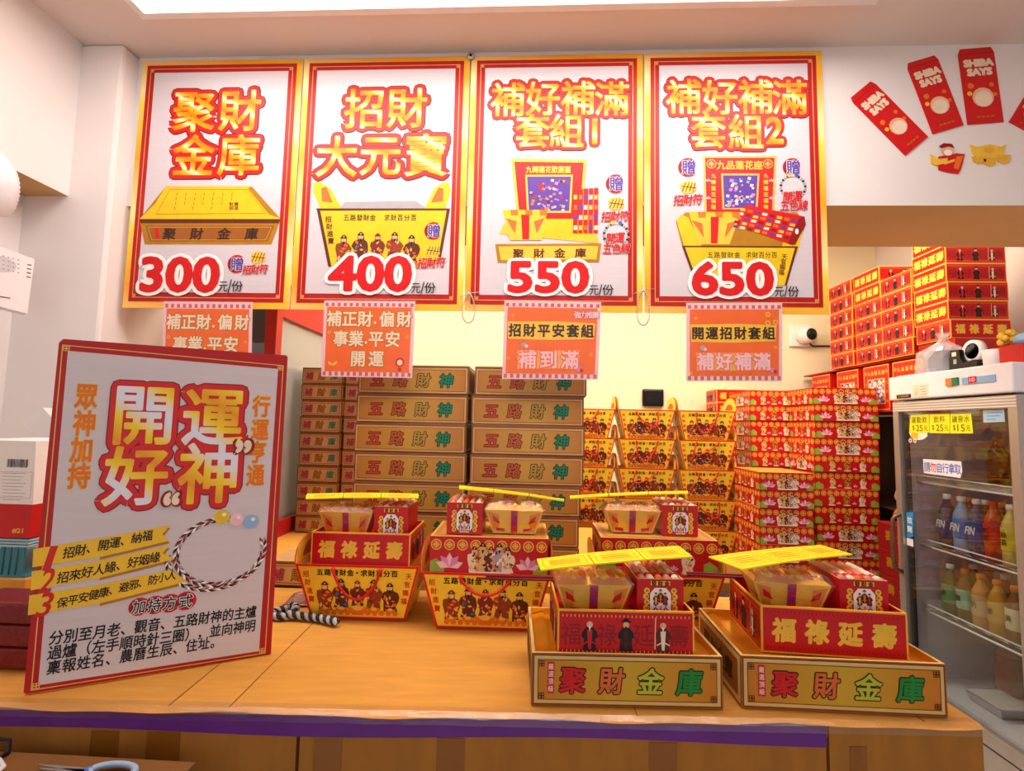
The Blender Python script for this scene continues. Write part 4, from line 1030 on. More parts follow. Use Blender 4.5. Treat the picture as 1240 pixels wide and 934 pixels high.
def basket_mesh(w1=.25, w2=.325, d1=.15, d2=.205, h=.146, ear=.062):
    """returns builders: body, print, ears, cord; front bottom edge at y=0"""
    y1 = -(d2-d1)/2; lean_ = Vector((0, y1, h)).normalized()
    B = [(-w1/2, 0, 0), (w1/2, 0, 0), (w1/2, d1, 0), (-w1/2, d1, 0)]; T = [(-w2/2, y1, h), (w2/2, y1, h), (w2/2, d2+y1, h), (-w2/2, d2+y1, h)]
    body = MB()
    body.hexa(B+T, {'front': BASKY, 'back': BASKY, 'left': BASKY, 'right': BASKY, 'bottom': BASKI})
    i = .004
    B2 = [(-w1/2+i, i, i), (w1/2-i, i, i), (w1/2-i, d1-i, i), (-w1/2+i, d1-i, i)]; T2 = [(-w2/2+i, y1+i, h), (w2/2-i, y1+i, h), (w2/2-i, d2+y1-i, h), (-w2/2+i, d2+y1-i, h)]
    S = {'front': (1, 0, 4, 5), 'right': (2, 1, 5, 6), 'back': (3, 2, 6, 7), 'left': (0, 3, 7, 4), 'bottom': (0, 1, 2, 3)}
    P = B2+T2
    for f in S.values(): body.add([P[j] for j in f], [(0, 1, 2, 3)], BASKI)
    for k in range(4): body.add([T[k], T[(k+1) % 4], T2[(k+1) % 4], T2[k]], [(0, 1, 2, 3)], CORDM)
    H = math.hypot(h, y1)
    fr = Fr((0, 0, 0), (1, 0, 0), lean_)
    pr = MB(); s = (w2-w1)/2/H
    def X(v): return w1/2+s*v
    e = .006
    for sg_ in (1, -1):
        q = [(sg_*X(0), 0), (sg_*X(H), H), (sg_*(X(H)-e), H), (sg_*(X(0)-e), 0)]
        pr.poly(fr, q if sg_ > 0 else q[::-1], CORDM, .0004)
    pr.poly(fr, [(-X(0), 0), (X(0), 0), (X(.007), .007), (-X(.007), .007)], CORDM, .0005); pr.poly(fr, [(-X(H-.006), H-.006), (X(H-.006), H-.006), (X(H), H), (-X(H), H)], CORDM, .0005)
    pr.line(fr, '五路發財金', -w2*.30, H*.86, -w2*.055, H*.86, .0185, .0185, BLACK, .0008, .03); pr.line(fr, '求財百分百', w2*.055, H*.86, w2*.30, H*.86, .0185, .0185, BLACK, .0008, .03)
    pr.disc(fr, 0, H*.86, .003, BLACK, .0008, n=6)
    pr.line(fr, '招財進寶', -w2*.415, H*.82, -w2*.375, H*.36, .0165, .018, BRED, .0008, .02); pr.line(fr, '天官賜福', w2*.415, H*.82, w2*.375, H*.36, .0165, .018, BRED, .0008, .02)
    gods(pr, fr, -w2*.33, w2*.33, H*.16, H*.56, .0010)
    for side in (1, -1):                                 # round emblem on the slanted ends
        ul = Vector((side*(w2-w1)/2, 0, h)).normalized()
        f2 = Fr((side*w1/2, 0 if side > 0 else d1, 0), (0, side, 0), ul); L = h/ul.z
        pr.frame(f2, .008, .006, d1-.008, L-.008, .003, CORDM, .0006); pr.ring(f2, d1/2, L*.6, .022, .028, CORDM, .0008, n=16); pr.line(f2, '福祿', d1/2, L*.75, d1/2, L*.45, .022, .022, BRED, .0008, .03)
    ears_ = []
    for side in (1, -1):                                 # leaf shaped end flaps rising over the rim
        ears = MB(); ears_.append(ears); ul = Vector((side*.004, 0, .07)).normalized()
        f2 = Fr((side*(w2/2-.0005), y1 if side > 0 else y1+d2, h), (0, side, 0), ul)
        pts = [(d2*(.5-.5*math.cos(math.pi*k/12)), ear*math.sin(math.pi*k/12)**.8) for k in range(13)]
        ears.prism(f2, [(x, y) for x, y in pts][::-1], .003, BASKY, CORDM)
        f3 = Fr(f2.P(0, 0, -.0004), -f2.u, f2.v); f3 = Fr(f2.P(d2, 0, -.0006), -f2.u, f2.v)
        ears.poly(f3, [(d2*(.5-.28*math.cos(math.pi*k/12)), .008+.036*math.sin(math.pi*k/12)) for k in range(13)][::-1], pm('print_deep_orange', '#d0501c'), 0)
    def P3(x, v, l): return fr.P(x, v, l)
    cord = MB()
    return body, pr, ears_, fr, H, w2
def basket_cord(fr, H, w2, sag, knot_=True, dx=0.0):
    c = MB(); xa = w2*.19
    pts = []
    for k in range(17):
        t = k/16; x = -xa+2*xa*t+dx*t*(1-t)*4*.02; v = H*.92-sag*(1-(2*t-1)**2)**.8; pts.append(fr.P(x, v, .006+.006*math.sin(math.pi*t)))
    c.tube([fr.P(-xa, H*.92, .0005)]+pts+[fr.P(xa, H*.92, .0005)], .0036, CORDM, n=6)
    if knot_:
        c.ball(fr.P(-xa, H*.92, .004), .006, CORDM); c.ball(fr.P(xa, H*.92, .004), .006, CORDM)
    return c
def basket(label, loc, rz, sag, group, fill=True):
    t = thing('ingot_basket', label, 'basket', loc, rz, group)
    body, pr, ears, fr, H, w2 = basket_mesh()
    part('body', body, t); part('front_print', pr, t); [part('end_flap', e, t) for e in ears]; part('cord_handle', basket_cord(fr, H, w2, sag), t)
    if fill:
        m = MB(); m.rbox(-.15, .15, -.014, .164, .118, .1385, FOIL, r=.004); part('gold_paper', m, t)
    return t
def three_face(m, fr, W, H, kind, l=.0004):
    """red printed face with medallions, white robed figures, lotus and leaves"""
    m.rect(fr, .002, .002, W-.002, H-.002, TRED, l)
    n = max(4, int(W/.031)); r = .0138
    for i in range(n): m.disc(fr, W*(i+.5)/n, H-.020, r, pm('medallion_red', '#d8502a', .4), l+.0002); medallion(m, fr, W*(i+.5)/n, H-.020, r, l+.0003, GOLDP)
    for x0 in (.002, W-.002-W*.12): m.poly(fr, [(x0, .002), (x0+W*.12, .002), (x0+W*.12, H*.26), (x0+W*.05, H*.42), (x0, H*.34)], LGREEN, l+.0003)
    if kind == 'group':
        lotus(m, fr, W*.17, H*.18, H*.36, l+.0006); lotus(m, fr, W*.83, H*.18, H*.32, l+.0006)
        cx = (.38, .45, .52, .59, .66)
        for i, x in enumerate(cx): deity(m, fr, W*x, H*.08, H*(.68 if i % 2 == 0 else .78), (CREAM, pm('robe_sand', '#dcb878', .5), BROWN, GREYL, CREAM)[i], (GOLDD, BROWN, CREAM, WHITE, GREYL)[i], l+.001+.0002*i, i)
        m.poly(fr, [(W*.33, H*.04), (W*.70, H*.04), (W*.68, H*.10), (W*.35, H*.10)], WHITE, l+.002)
    else:
        for i, (x, a, b) in enumerate(((.27, pm('robe_sand', '#e2c48c', .5), GOLDD), (.50, GOLDD, BROWN), (.74, CREAM, GREYL))):
            deity(m, fr, W*x, H*.10, H*.66, a, b, l+.001, i+5); m.disc(fr, W*x, H*.09, W*.06, CREAM, l+.0025, ry=H*.035)
        for x in (.38, .62): lotus(m, fr, W*x, H*.16, H*.13, l+.0008)
def figure_box_mb(w, d, h, front, side):
    m = MB(); m.box(-w/2, w/2, 0, d, 0, h-.001, {'all': TRED, 'top': pm('box_lid_red', '#c9803a', .4)})
    F = faces(w, d, h-.001)
    three_face(m, F['front'][0], w, h-.001, front); three_face(m, F['left'][0], d, h-.001, side); three_face(m, F['right'][0], d, h-.001, side)
    fr, W = F['top']; m.frame(fr, 0, 0, w, d, .006, GLINE, .0004); m.rect(fr, .02, .02, w-.02, d-.02, pm('box_lid_gold', '#d9a040', .4), .0004)
    return m
# ================================================================== display sets on the counter
def W3(loc, rz, x, y, z):
    c, s = math.cos(rz), math.sin(rz); return Vector((loc[0]+x*c-y*s, loc[1]+x*s+y*c, loc[2]+z))
def local_x(loc, rz, p):
    c, s = math.cos(rz), math.sin(rz); dx, dy = p[0]-loc[0], p[1]-loc[1]; return dx*c+dy*s
# front middle set
a, b = atz(643, 855, TOP), atz(876, 860, TOP)
rzA = math.atan2(b.y-a.y, b.x-a.x); LA = Vector(((a.x+b.x)/2, (a.y+b.y)/2, TOP+.0012))
chest('gold_chest', 'gold box with four coloured characters under the red tray with dark robed figures', LA, rzA, .357, .235, .094)
TA = W3(LA, rzA, .001, .016, .0815)
red_tray('red tray with dark robed figures on its front, standing on the middle gold box', TA, rzA, 'figures', 'figures')
ZA = .0612
ingot_pack('shiny cellophane ingot pack in the tray with dark robed figures', W3(TA, rzA, -.056, .075, ZA), rzA)
rolls_box('small red box with white oval label in the tray with dark robed figures', W3(TA, rzA, .075, .030, ZA), rzA, h=.077)
incense('dark red incense sticks poking out both sides of the middle front tray', W3(TA, rzA, -.285, .172, .0915), W3(TA, rzA, .19, .172, .0915), 3)
joss_strip('bright yellow folded paper lying on the front middle gift set', [atz(655, 690, 1.128), atz(840, 674, 1.136), atz(823, 661, 1.136), atz(650, 677, 1.128)])
# front right set
a, b = atz(898, 858, TOP), atz(1148, 870, TOP)
rzB = math.atan2(b.y-a.y, b.x-a.x); LB = Vector(((a.x+b.x)/2, (a.y+b.y)/2, TOP+.0012))
chest('gold_chest', 'gold box with four coloured characters at the right end of the counter', LB, rzB, .371, .245, .094)
a, b = atz(918.7, 789.4, TOP+.083), atz(1104.6, 801.8, TOP+.083)
rzB2 = math.atan2(b.y-a.y, b.x-a.x); TB = Vector(((a.x+b.x)/2, max((a.y+b.y)/2, LB.y+.012), TOP+.0827))
red_tray('red tray with big gold characters on its front, standing on the right gold box', TB, rzB2, 'chars', 'figures', .270, .19, .090)
ingot_pack('matte gold ingot pack in the front right red tray with gold characters', W3(TB, rzB2, -.056, .082, ZA), rzB2-.05)
rolls_box('small red box with white oval label at the right end of the front row', W3(TB, rzB2, .078, .036, ZA), rzB2, h=.078)
incense('dark red incense sticks poking out left of the front right tray', W3(TB, rzB2, -.225, .172, .0945), W3(TB, rzB2, .10, .176, .0945), 4)
joss_strip('bright yellow folded paper lying on the front right gift set', [atz(899, 689, 1.128), atz(1033, 671, 1.136), atz(995, 660, 1.136), atz(858, 674, 1.128)])
# back left set: basket with a red tray
BG = 'loaded yellow baskets on the counter'
a, b = atz(376.5, 748.4, TOP), atz(491, 752.8, TOP)
LC = Vector(((a.x+b.x)/2, (a.y+b.y)/2, TOP+.0012)); rzC = .03
basket('yellow basket with a red looped cord under the red tray beside the white sign', LC, rzC, .075, BG)
TC = W3(LC, rzC, .004, -.018, .140)
red_tray('red tray with gold characters standing on the left yellow basket', TC, rzC, 'chars', 'figures', .262, .185, .087)
ingot_pack('orange ingot pack in the tray on the left yellow basket', W3(TC, rzC, -.055, .075, ZA), rzC, .145, .10, h=.088, silver=False)
rolls_box('small red box with white oval label on the left yellow basket', W3(TC, rzC, .070, .030, ZA), rzC, h=.090)
z = 1.193
joss_strip('flat yellow folded paper over the gift set nearest the white sign', [at(370, 604, 1.345), at(508, 603, 1.345), at(508, 598, 1.44), at(372, 598, 1.44)])
# back middle set: basket with a figure box
a, b = atz(530, 761.5, TOP), atz(645, 765, TOP)
LD = Vector(((a.x+b.x)/2, (a.y+b.y)/2, TOP+.0012)); rzD = .02
basket('yellow basket under the red lotus box in the middle of the back row', LD, rzD, .04, BG)
FD = W3(LD, rzD, .006, -.020, .140)
m = figure_box_mb(.300, .20, .094, 'group', 'single')
single('lotus_box', m, 'red lotus box with white robed figures on the middle yellow basket', 'gift box', FD, rzD, 'lotus boxes on the yellow baskets')
rolls_box('small red box with white oval label at the left of the lotus box', W3(FD, rzD, -.066, .020, .0955), rzD)
ingot_pack('orange ingot pack on top of the lotus box beside its small red box', W3(FD, rzD, .062, .070, .0955), rzD, .150, .11, silver=False)
joss_strip('yellow folded paper sloping down to the right over the lotus box', [at(556, 596, 1.335)+Vector((0, 0, .010)), at(684, 612, 1.335)+Vector((0, 0, .012)), at(684, 610, 1.41)+Vector((0, 0, .012)), at(556, 593, 1.41)+Vector((0, 0, .012))])
# back right set
LE = Vector((.325, 1.345, TOP+.0012)); rzE = .0
basket('yellow basket mostly hidden behind the front middle gift set', LE, rzE, .05, BG)
FE = W3(LE, rzE, .0, -.016, .140)
m = figure_box_mb(.300, .20, .092, 'single', 'single')
single('lotus_box', m, 'red medallion box half hidden behind the front middle gift set', 'gift box', FE, rzE, 'lotus boxes on the yellow baskets')
ingot_pack('crinkled cellophane ingot pack on the medallion box', W3(FE, rzE, -.060, .085, .0935), rzE)
rolls_box('small red box with white oval label on the medallion box', W3(FE, rzE, .064, .036, .0935), rzE)
joss_strip('thin yellow folded paper rising to the right over the medallion box', [at(690, 606, 1.385)+Vector((0, 0, .006)), at(834, 600, 1.385)+Vector((0, 0, .006)), at(834, 597, 1.46)+Vector((0, 0, .006)), at(690, 603, 1.46)+Vector((0, 0, .006))])

# ================================================================== tall stacks of gold boxes
def wulu_mb(w, d, h, chars, base, border, side, line):
    m = MB(); m.box(-w/2+.003, w/2-.003, .003, d-.003, 0, h*.5, side); m.box(-w/2, w/2, 0, d, .004, h-.0005, {'all': side, 'top': border})
    F = faces(w, d, h)
    gold_face(m, F['front'][0], w, h-.004, chars, base, border, line, l=.0006)
    for k in ('left', 'right'):
        fr, W = F[k]; m.rect(fr, .004, .007, W-.004, h-.005, border, .0005); m.rect(fr, .013, .015, W-.013, h-.013, side, .0008)
    return m
CW = [('五', pm('print_brick', '#b83c2c'), DBROWN), ('路', pm('print_rust', '#b0552c'), DBROWN), ('財', pm('print_olive_gold', '#a8893a'), DBROWN), ('神', TEALG, BLACK)]
CB = [('補', pm('print_plum', '#a0303c'), pm('print_mauve', '#b07a86')), ('財', GOLDD, BROWN), ('庫', pm('print_moss', '#3c7a4c'), GREYL)]
def stack(name, mb, n, x, y, z0, h, cat, group, labels, jit=.004, rz=0.0, offs=None):
    """n boxes piled up; labels(i) gets i counted from the top"""
    me = None; r = random.Random(int(x*1000)+n)
    for k in range(n):
        i = n-1-k
        dx, dy = r.uniform(-jit, jit), r.uniform(0, jit)
        if offs: dx += offs(k)
        loc = (x+dx, y+dy, z0+h*k+.0004)
        if me is None:
            o = single(name, mb, labels(i), cat, loc, rz, group); me = o
        else:
            o = me.copy(); COL.objects.link(o); o.location = loc; o.rotation_euler = (0, 0, rz+r.uniform(-.006, .006)); tag(o, labels(i))
h = .1034
stack('gold_gift_box', wulu_mb(.398, .30, h, CW, WULUP, WULUB, WULUS, BROWN), 7, -.441, 1.738, TOP+.001, h, 'gift box', 'tall stacks of gold boxes', lambda i: 'wide gold box with four characters, %s in the left tall stack' % from_top(i, 7), offs=lambda k: 0)
stack('gold_gift_box', wulu_mb(.394, .30, h, CW, WULUP, WULUB, WULUS, BROWN), 7, -.037, 1.738, TOP+.001, h, 'gift box', 'tall stacks of gold boxes', lambda i: 'wide gold box with four characters, %s in the right tall stack' % from_top(i, 7), offs=lambda k: .003*k-.006)
h = .0772
mb = wulu_mb(.196, .22, h, CB, BUKU, WULUB, WULUS, BROWN)
stack('pale_gold_box', mb, 10, -1.015, 2.30, TOP+.001, h, 'gift box', 'narrow pale gold boxes by the glass partition', lambda i: 'narrow pale gold box, %s in the stack against the glass partition' % from_top(i, 10), .003)
stack('pale_gold_box', mb, 10, -.812, 2.31, TOP+.001, h, 'gift box', 'narrow pale gold boxes by the glass partition', lambda i: 'pale gold box, %s in the half hidden stack left of wide boxes' % from_top(i, 10), .003)
# a loose pale box and a clear bag lying left of the left basket
stack('pale_gold_box', mb, 1, -.735, 1.56, TOP+.001, h, 'gift box', None, lambda i: 'pale gold box lying alone on the counter just behind the white sign edge', .0)
m = MB(); q = at(365, 703, 1.42); V = []; Fs = []
for i in range(7):
    for j in range(5): V.append((q.x-.045+.015*i, 1.40+.02*j, TOP+.003+.030*math.sin(math.pi*i/6)*math.sin(math.pi*j/4)+rnd.uniform(0, .006)))
for i in range(6):
    for j in range(4): k = i*5+j; Fs.append((k, k+5, k+6, k+1))
m.add(V, Fs, WRAP); m.add([Vector(v)-Vector((0, 0, .0015)) for v in V], [f[::-1] for f in Fs], pm('bag_print', '#9c4a2a', .3))
single('plastic_bag', m, 'crumpled clear plastic bag on the counter left of the left yellow basket', 'bag', (q.x, 1.42, TOP), 0, None, True)

# ================================================================== empty baskets piled at the back
body, pr, ears, fr, H, w2 = basket_mesh(.240, .324, .15, .205, .180, .080)
base = None; pitch = .1685; ZB = .650
for ci, (px, n, Y, word) in enumerate(((710, 5, 2.95, 'left'), (782.5, 5, 2.93, 'middle'), (855, 5, 2.93, 'right'))):
    X = at(px, 560, Y).x
    for k in range(n):
        i = n-1-k; lab = 'empty yellow basket, %s in the %s column of baskets at the back' % (from_top(i, n), word)
        loc = (X+rnd.uniform(-.002, .002), Y+rnd.uniform(-.006, .004), ZB+pitch*k)
        if base is None:
            base = thing('ingot_basket', lab, 'basket', loc, 0, 'empty yellow baskets piled at the back')
            part('body', body, base); part('front_print', pr, base); [part('end_flap', e, base) for e in ears]
            cordp = [basket_cord(fr, H, w2, s, True, d) for s, d in ((.05, 0), (.085, 2), (.115, -1), (.07, -3))]
            cordm = [c.mesh('cord_handle') for c in cordp]
            o = bpy.data.objects.new('cord_handle', cordm[0]); COL.objects.link(o); o.parent = base
        else:
            r_ = dup(base, loc, rnd.uniform(-.006, .006), lab)
            for c in r_.children:
                if c.name.startswith('cord'): c.data = cordm[(k*3+ci) % 4]

# ================================================================== red figure boxes at the back right
FG = 'red robed figure boxes piled at the back'
h = .0895
mbg, mbs = figure_box_mb(.33, .265, h, 'group', 'single'), figure_box_mb(.33, .265, h, 'single', 'group')
X = (at(985, 480, 2.72).x+at(1058, 480, 2.72).x)/2+.005
stack('figure_box', mbg, 11, X, 2.72, .650, h, 'gift box', FG, lambda i: 'red figure box, %s in the right red stack beside the fridge' % from_top(i, 11), .007, offs=lambda k: .008*(k > 6))
mbh = figure_box_mb(.275, .30, h, 'single', 'group')
X = (at(910, 500, 2.99).x+at(965, 500, 2.99).x)/2
stack('figure_box', mbh, 11, X, 2.99, .650, h, 'gift box', FG, lambda i: 'red figure box, %s in the tall stack right of baskets' % from_top(i, 11), .006)
mbk = figure_box_mb(.265, .33, h, 'group', 'single')
X = (at(923, 600, 2.59).x+at(985, 600, 2.59).x)/2
stack('figure_box', mbk, 6, X, 2.60, .650, h, 'gift box', FG, lambda i: 'red figure box, %s in the low front red stack' % from_top(i, 6), .006)
# lower half of the right stack shows the other face
alt = mbs.mesh('figure_box_alt')
for o in bpy.data.objects:
    if o.name.startswith('figure_box') and 'beside the fridge' in o.get('label', '') and o.location.z < 1.26 and o.location.z > .88: o.data = alt

# ================================================================== closed red trays
def closed_tray(w, d, h, front, side):
    m = MB(); m.box(-w/2, w/2, 0, d, 0, h-.0008, {'all': TEDGE, 'top': TEDGE}); F = faces(w, d, h-.0008)
    for k, kind in (('front', front), ('left', side), ('right', side)):
        fr, W = F[k]; tray_front(m, fr, W, h-.0008, kind)
    return m
TG = 'red trays piled on the rack'
h = .0865
tA = closed_tray(.262, .20, h, 'figures', 'chars'); tB = closed_tray(.262, .20, h, 'chars', 'figures'); tD = closed_tray(.262, .220, h, 'figures', 'figures')
RX = 1.86
protos = {}
def tray_at(mb, key, x, y, z, lab, group=TG):
    if key not in protos: o = single('red_tray', mb, lab, 'gift box', (x, y, z), 0, group); protos[key] = o
    else: o = protos[key].copy(); COL.objects.link(o); o.location = (x, y, z); tag(o, lab, None, group)
    return o
ZS = 1.789
for name, x, y, n, top_chars, word in (('nearest', RX+.131, 2.30, 7, 4, 'nearest the fridge'), ('second', RX+.128, 2.512, 5, 0, 'second from the fridge'), ('third', RX+.130, 2.735, 6, 2, 'third from the fridge'), ('farthest', RX+.125, 2.975, 6, 0, 'farthest from the fridge')):
    for k in range(n):
        i = n-1-k
        if name == 'nearest': key = 'A' if k >= 1 else 'B'
        else: key = 'A2' if i < top_chars else 'D'
        mb = {'A': tA, 'B': tB, 'A2': closed_tray(.262, .220, h, 'figures', 'chars') if 'A2' not in protos else None, 'D': tD}[key]
        tray_at(mb, key, x+rnd.uniform(-.004, .004), y+rnd.uniform(0, .004), ZS+h*k+.0005+(.0425 if name == 'nearest' else 0), 'closed red tray, %s in the rack stack %s' % (from_top(i, n), word))
# two trays peeping over the tall red stack, on a carton
m = MB(); m.rbox(1.17, 1.43, 3.305, 3.52, .6485, 1.49, CARDF, r=.004); single('storage_carton', m, 'brown carton hidden behind the tall red stack right of the baskets', 'carton', (1.3, 3.41, .6485), 0, None, True)
X = at(868, 490, 3.31).x+.131
for k in range(2): tray_at(tB, 'B', X, 3.31, 1.4905+h*k, 'red tray peeping out left behind the tall red figure stack, %s of the two' % ('upper' if k else 'lower'), 'trays behind the red figure stack')

# storage rack
rk = thing('storage_rack', 'dark storage rack behind the fridge carrying red trays and window boxes', 'rack', (2.0, 2.8, 0))
DARK = pm('dark_rack', '#3a1c14', 0.6)
for z, x0 in ((0.40, 1.845), (1.00, 1.845), (1.5095, 1.845), (1.779, 1.88)):
    m = MB(); m.rbox(x0, 2.16, 2.27, 3.57, z, z+.0095, DARK if z < 1.4 else REDFRAME, r=.002); part('shelf_board', m, rk, True)
m = MB(); m.rbox(1.87, 2.14, 2.29, 2.505, 1.789, 1.8312, REDFRAME, r=.002); part('shelf_riser', m, rk, True)
for x in (1.85, 2.165):
    for y in (2.285, 3.54):
        m = MB(); m.box(x, x+.025, y, y+.025, 0, 1.508 if x < 2 else 1.778, DARK); part('post', m, rk, True)
m = MB(); m.box(2.19, 2.20, 2.27, 3.57, 0.0, 1.50, DARK); part('back_panel', m, rk, True)
# window boxes on the rack, fronts to the aisle
F = Fr((1.86, 3.3, 0), (0, -1, 0), (0, 0, 1))
def window_box(w, d, h):
    m = MB(); m.box(-w/2, w/2, .004, d, 0, h, {'all': BRED, 'front': ORG})
    fr = Fr((-w/2, .004, 0), (1, 0, 0), (0, 0, 1))
    p = MB(); ww, wh = w*.62, h*.52; x0, y0 = (w-ww)/2, h*.16
    for q in ((0, 0, w, y0), (0, y0+wh, w, h), (0, y0, x0, y0+wh), (x0+ww, y0, w, y0+wh)): p.box(-w/2+q[0], -w/2+q[2], .0, .0039, q[1], q[3], BRED)
    f0 = Fr((-w/2, 0, 0), (1, 0, 0), (0, 0, 1))
    p.frame(f0, .003, .003, w-.003, h-.003, .004, GOLDP, .0005); p.frame(f0, x0-.005, y0-.005, x0+ww+.005, y0+wh+.005, .005, GOLDP, .0005)
    p.line(f0, '九品蓮花座', w*.22, h*.83, w*.78, h*.83, .022, .024, GOLDP, .0009, .03)
    for x in (.1, .9):
        medallion(p, f0, w*x, h*.84, .010, .0009, GOLDP)
        for y in (.2, .4, .6): p.disc(f0, w*x, h*y, .008, ORANGE, .0007, n=8)
    c = MB(); r4 = random.Random(5)
    c.box(-w/2+x0, -w/2+x0+ww, .003, .0035, y0, y0+wh, PURP)
    for k in range(90):
        x, y = x0+.006+r4.random()*(ww-.012), y0+.006+r4.random()*(wh-.012); s = .006+.008*r4.random()
        c.disc(f0, x, y, s, r4.choice([GREYL, LOTUS, PINK, CREAM, GOLDD, WHITE]), -.0028+.00003*k, n=5, rot=r4.random()*3)
    g = MB(); g.box(-w/2+x0, -w/2+x0+ww, .0002, .0006, y0, y0+wh, CLEAR)
    return m, p, c, g
wb = None
for k, (pxa, pxb, word) in enumerate(((983, 1006, 'fourth from the fridge'), (1012, 1042, 'third from the fridge'), (1044, 1080, 'second from the fridge'), (1082, 1118, 'half hidden right behind the fridge top'))):
    ya, yb = 3.3-F.hit(pxa, 470)[0], 3.3-F.hit(pxb, 470)[0]
    w = .205; yc = min((ya+yb)/2, 3.46); lab = 'orange-red box with a clear flower window, %s' % word
    if wb is None:
        wb = thing('window_box', lab, 'gift box', (1.86, yc, 1.5195), -math.pi/2, 'window boxes on the rack')
        for nm, b in zip(('carton', 'printed_front', 'paper_flowers', 'clear_window'), window_box(w, .22, .248)): part(nm, b, wb)
        wlast = yc
    else:
        yc = min(yc, wlast-.209); wlast = yc; dup(wb, (1.86, yc, 1.5195), -math.pi/2, lab)
# goods on the lower shelves
for k, (y, z, s, c, word) in enumerate(((2.40, .9770, .9, '#d8742c', 'lower'), (2.40, 1.0640, .85, '#e09a50', 'upper'))):
    m = MB(); V = []; Fs = []; r5 = random.Random(k); n, q = 14, 8
    for i in range(q+1):
        t = math.pi*i/q
        for j in range(n):
            a = 2*math.pi*j/n; r = math.sin(t)**.6*(1+.08*r5.uniform(-1, 1)); V.append((1.75+.085*s*r*math.cos(a), y+.10*s*r*math.sin(a), z+.043*(1-math.cos(t))))
    for i in range(q):
        for j in range(n): Fs.append((i*n+j, i*n+(j+1) % n, (i+1)*n+(j+1) % n, (i+1)*n+j))
    m.add(V, Fs, pm('bag_'+c, c, .35, var=.3, scale=18), True)
    single('paper_bag', m, 'orange plastic wrapped bundle on the red cartons beside the fridge, the %s one' % word, 'bag', (1.75, y, z), 0, 'orange bundles beside the fridge', True)
for k in range(8):
    z = .0004+.1220*k; y = 2.39
    m = MB(); m.rbox(1.66, 1.832, y-.095, y+.14, z, z+.1215, pm('carton_deep_red', '#8e1814', .45), r=.004)
    f = Fr((1.66, y+.14, z), (0, -1, 0), (0, 0, 1)); m.rect(f, .01, .012, .225, .115, DRED, .0006); m.line(f, '壽金', .08, .065, .155, .065, .05, .05, GOLDD, .001, .02)
    f = Fr((1.66, y-.095, z), (1, 0, 0), (0, 0, 1)); m.rect(f, .01, .012, .16, .11, DRED, .0006)
    single('red_carton', m, 'plain red carton, %s in the pile beside the fridge handle' % from_top(7-k, 8), 'carton', (1.75, y, z), 0, 'red cartons beside the fridge', True)
# ================================================================== fridge
FX, FY0, FY1, FH = 1.56, 2.242, 1.678, 1.64
FF = Fr((FX, FY0, 0), (0, -1, 0), (0, 0, 1)); FW = FY0-FY1
fg = thing('display_fridge', 'white glass-door drinks fridge at the right edge of the photo', 'fridge', (FX+.29, (FY0+FY1)/2, 0))
hz = FF.hit(1083, 486)[1]
zfl = FF.hit(1194, 881)[1]
DB = zfl-.055
m = MB(); m.rbox(FX-.018, FX+.60, FY1, FY0, hz+.002, FH, FRIDGEW, r=.006); part('header', m, fg, True)
m = MB()
IN = pm('fridge_liner', '#cfcad2', .45)
m.box(FX+.03, FX+.60, FY1, FY1+.035, .06, hz, {'all': FRIDGEW, 'back': IN}); m.box(FX+.03, FX+.60, FY0-.035, FY0, .06, hz, {'all': FRIDGEW, 'front': IN})
m.box(FX+.57, FX+.60, FY1+.035, FY0-.035, .06, hz, {'all': FRIDGEW, 'left': IN}); m.box(FX+.03, FX+.57, FY1+.035, FY0-.035, zfl-.03, zfl, IN)
m.box(FX+.0, FX+.57, FY1, FY0, .06, DB-.01, METAL)
m.box(FX+.03, FX+.57, FY1+.035, FY0-.035, hz-.03, hz-.001, IN)
part('cabinet', m, fg, True)
m = MB()
for y in (FY1+.04, FY0-.08):
    for x in (FX+.05, FX+.52): m.lathe([(.02, 0), (.02, .06)], (x, y+.02, 0), BLACKP, n=10)
part('feet', m, fg, True)
door = MB(); dz0, dz1 = DB, hz-.006; bw = .034
door.box(FX-.006, FX+.026, FY1+.002, FY1+bw, dz0, dz1, METAL); door.box(FX-.006, FX+.026, FY0-bw, FY0-.002, dz0, dz1, METAL)
door.box(FX-.006, FX+.026, FY1+bw, FY0-bw, dz1-.042, dz1, METAL); door.box(FX-.006, FX+.026, FY1+bw, FY0-bw, dz0, dz0+.045, METAL)
for k in range(4): door.box(FX-.0075, FX-.006, FY1+.004, FY0-.004, dz1-.038+.010*k, dz1-.034+.010*k, WPLAST)
dr = part('door', door, fg, True)
m = MB(); m.box(FX+.006, FX+.012, FY1+bw, FY0-bw, dz0+.045, dz1-.042, GLASS); o = part('door_glass', m, None, False); o.parent = dr
vs = o.data; vs.transform(_MW[fg.name].inverted())
m = MB()
for (a, b, c, d) in ((FY0-bw-.03, FY0-bw, dz0+.045, dz1-.042), (FY1+bw, FY1+bw+.006, dz0+.045, dz1-.042)): m.box(FX+.0125, FX+.016, a, b, c, d, BLACKP)
m.box(FX+.0125, FX+.016, FY1+bw+.006, FY0-bw-.03, dz1-.05, dz1-.042, BLACKP)
o = part('door_gasket', m, fg, True); o.parent = dr
yh = FY0-.020
z0, z1 = FF.hit(1088, 690)[1], FF.hit(1088, 622)[1]
m = MB(); pts = [(FX-.006, yh, z0), (FX-.030, yh, z0+.012)]+[(FX-.036-.006*math.sin(math.pi*k/6), yh, z0+.02+(z1-z0-.04)*k/6) for k in range(7)]+[(FX-.030, yh, z1-.012), (FX-.006, yh, z1)]
m.tube(pts, .008, pm('bronze_handle', '#7c5a44', .35, metal=.5)); o = part('door_handle', m, fg, True); o.parent = dr
